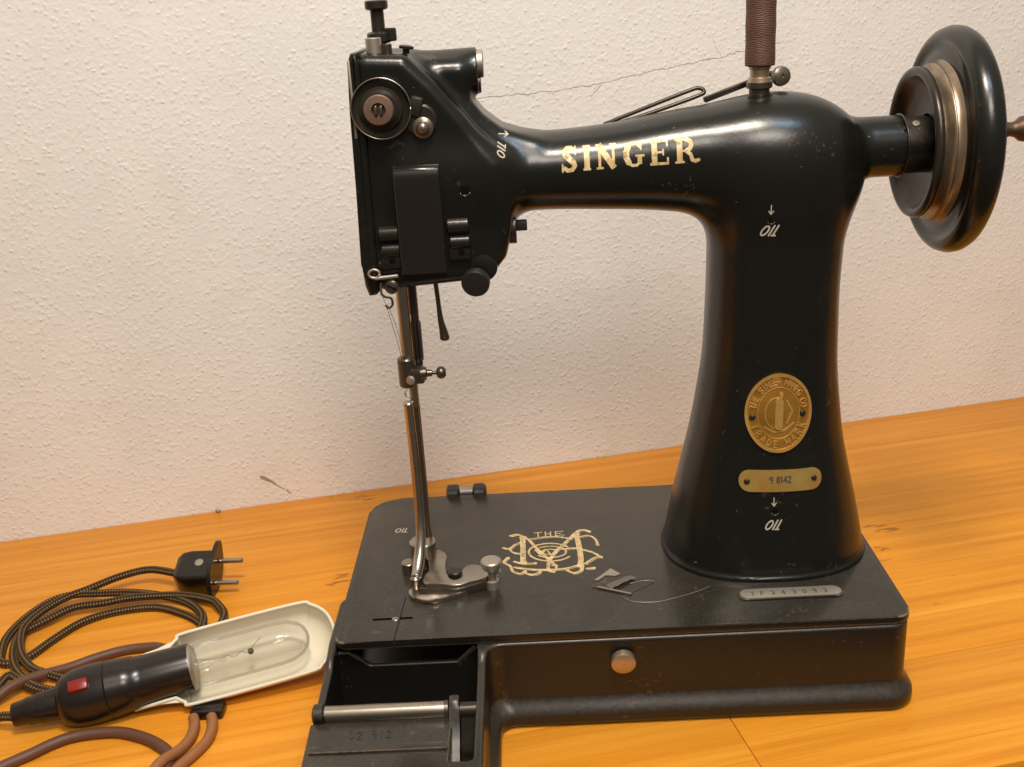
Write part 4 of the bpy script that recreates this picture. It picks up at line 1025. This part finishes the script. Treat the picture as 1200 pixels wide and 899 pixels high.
for s_ in (1, -1):
    V = [(7.6, s_*1.78, -.45), (8.8, s_*1.82, -.12), (10.3, s_*1.82, 0), (10.9, s_*2.25, 0), (10.9, s_*2.1, -.9), (10.0, s_*1.75, -1.0), (8.6, s_*1.65, -.9)]
    V2 = [(x, y-s_*.12, z) for x, y, z in V]; k = len(V)
    F = [tuple(range(k)), tuple(range(2*k-1, k-1, -1))]+[(i, (i+1) % k, k+(i+1) % k, k+i) for i in range(k)]
    mesh('shade_tab', V+V2, F, M['cream'], sh, False, local=True)

# ================================================================== braided cord with its plug
def to3(P, z): return [(x, y, z) for x, y in P]
cA = [(-16.2, 20.6), (-18.8, 21.5), (-21.1, 20.6), (-23.1, 18.9), (-24.7, 17.6), (-25.8, 15.8), (-26.3, 13.8), (-26.0, 12.0), (-25.0, 9.9), (-23.6, 8.2), (-22.1, 7.3), (-20.0, 6.4), (-16.5, 6.3), (-13.5, 7.8)]
cB = [(-12.2, 10.0), (-11.4, 12.4), (-11.3, 14.0), (-11.9, 15.2), (-12.9, 16.3), (-15.6, 17.2), (-19.2, 17.2), (-21.3, 16.6), (-23.6, 16.1), (-25.2, 14.4), (-26.5, 12.6), (-26.1, 10.3), (-24.8, 8.1), (-22.8, 6.2), (-20.5, 5.2), (-16.8, 5.2), (-13.4, 7.0)]
cC = [(-12.1, 9.4), (-12.3, 11.6), (-13.0, 13.0), (-14.8, 14.4), (-17.3, 15.5), (-20.3, 15.1), (-22.4, 13.9), (-23.7, 11.8), (-24.9, 9.3)]
cD = [(-26.4, 8.9), (-27.4, 11.3), (-27.4, 13.3), (-26.8, 15.5), (-25.7, 17.3), (-24.0, 18.1), (-21.9, 18.1), (-19.0, 17.9), (-15.6, 16.6), (-13.6, 14.8), (-12.6, 12.8), (-13.2, 10.0), (-15.5, 6.8), (-18.5, 5.2), (-21.5, 5.2), (-23.6, 6.6)]
cE = [(-24.7, 7.4), (-24.9, 5.9), (-24.6, 3.9), (-23.9, 2.6), (-22.9, 1.6), (-21.9, 1.35)]
zA = [1.4, 1.4, 1.25, 1.1, .95, .9, .85, .75, .7, .65, .55, .35, .25, .25]
zB = [.25, .3, .5, .6, .65, .7, .75, .8, .75, .6, .45, .4, .55, .6, .5, .25, .25]
zC = [.25, .3, .3, .25, .25, .25, .3, .3, .3]
zD = [.3, .3, .45, .6, .75, .9, .95, .9, .45, .3, .6, .25, .25, .25, .4, .7]
zE = [.85, .9, .8, .9, 1.1, 1.25]
cE = [(x, y+(z-.35)*1.75 if i > 3 else y) for i, ((x, y), z) in enumerate(zip(cE, zE))]
path = [(p[0], p[1]-(z-.35)*1.75, z) for P_, Z_ in ((cA, zA), (cB, zB), (cC, zC), (cD, zD), (cE, zE)) for p, z in zip(P_, Z_)]
cord = thing('power_cord', 'coiled black and gold braided cord with a dark two pin plug', 'power cord', (-20, 12, 0))
tube('braided_cable', catmull(path, 9), .31, M['braid'], cord, 14, uvlen=.46)
# plug
pc_ = Vector((-14.6, 18.6, 1.5)); rz = Matrix.Rotation(math.radians(-2), 3, 'Z') @ Matrix.Rotation(math.radians(22), 3, 'X')
plug = thing_plug = None
bm = bmesh.new()
def plug_body():
    o_ = []
    for (x, hw_, hz_) in ((-1.6, .6, .6), (-1.5, 1.0, .9), (-1.1, 1.3, 1.1), (-.4, 1.42, 1.18), (1.3, 1.42, 1.18)):
        ring = []
        for (a, b) in rrect(-hw_, hw_, -hz_, hz_, min(hw_, hz_)*.2, 4): ring.append(bm.verts.new(pc_+rz@Vector((x, a, b))))
        o_.append(ring)
    for a, b in zip(o_, o_[1:]):
        for i in range(len(a)): j = (i+1) % len(a); bm.faces.new((a[i], a[j], b[j], b[i]))
    bm.faces.new(o_[0][::-1]); bm.faces.new(o_[-1])
plug_body()
plug = bmobj('plug', bm, M['bakelite'], cord, angle=50)
bm = bmesh.new()
pts = [(-2.0, -1.2), (-1.0, -1.35), (1.5, -1.2), (2.6, .6), (2.5, 1.1), (.2, 1.35), (-1.2, 1.25), (-2.1, -.4)]
lo = [bm.verts.new(pc_+rz@Vector((1.25, a, b))) for a, b in chaik(pts, 2)]; hi = [bm.verts.new(pc_+rz@Vector((1.62, a, b))) for a, b in chaik(pts, 2)]
bm.faces.new(lo); bm.faces.new(hi)
for i in range(len(lo)): j = (i+1) % len(lo); bm.faces.new((lo[i], lo[j], hi[j], hi[i]))
bmobj('plug_flange', bm, M['bakelite'], plug, angle=50)
for yy, zz in ((1.0, .15), (-1.0, -.1)):
    a = pc_+rz@Vector((1.6, yy, zz)); b = pc_+rz@Vector((3.6, yy, zz)); cyl('prong', a, b, .21, M['steel'], plug, 16, bev=.1)
lathe('plug_screw', pc_+rz@Vector((.45, .1, 1.16)), rz@Vector((0, 0, 1)), [(0, .34), (.06, .34), (.07, .26), (.03, .24), (.02, 0)], M['dull'], plug, 18)

# ================================================================== brown rubber cables
rb = thing('rubber_cable', 'thick brown rubber cable curving in front of the lamp handle', 'cable', (-14, 0, 0))
tube('cable_sheath', catmull(to3([(-28, -8), (-24.5, -5.2), (-21.3, -2.5), (-19.9, -1.4), (-18.9, -.5), (-17.9, .1), (-16.5, .4), (-14.8, .4), (-13.1, -.2), (-11.8, -1.0), (-10.9, -1.9), (-10.6, -3.2), (-11.0, -6)], .33), 8), .37, M['rubber'], rb, 14)
r2 = thing('rubber_cable', 'dark brown cable curving behind the lamp handle inside the braided coil', 'cable', (-19, 8, 0))
tube('cable_sheath', catmull([(-13.2, 8.8, .35), (-15.1, 9.9, .35), (-16.4, 10.0, .35), (-18.0, 9.7, .35), (-19.6, 8.9, .35), (-21.1, 7.9, .35), (-22.6, 6.6, .7), (-23.9, 5.2, .9), (-25.0, 3.8, .5), (-26.2, 3.0, .35)], 8), .36, M['rubber'], r2, 14)
r3 = thing('twin_cable', 'pair of tan rubber leads coming out of a black socket under the lamp shade', 'cable', (-10, -1, 0))
box('lead_socket', (-9.45, 2.25, .38), (2.2, 1.3, .7), M['bakelite'], r3, bev=.2)
tube('lead', catmull([(-10.2, 1.4, .5), (-9.9, .6, .45), (-9.85, -.6, .4), (-10.2, -1.9, .5), (-10.8, -3.4, .9), (-11.3, -4.8, .7), (-12.2, -7.2, .33)], 8), .35, M['tan_rubber'], r3, 14)
tube('lead', catmull([(-9.0, 1.4, .5), (-8.7, .5, .45), (-8.7, -.8, .35), (-9.2, -2.1, .33), (-9.9, -3.4, .33), (-10.3, -4.8, .33), (-11.0, -7.4, .33)], 8), .35, M['tan_rubber'], r3, 14)

for o in list(sc.objects):
    if o.type == 'MESH' and o.parent is None and 'label' not in o and 'kind' not in o: print('UNTAGGED', o.name)
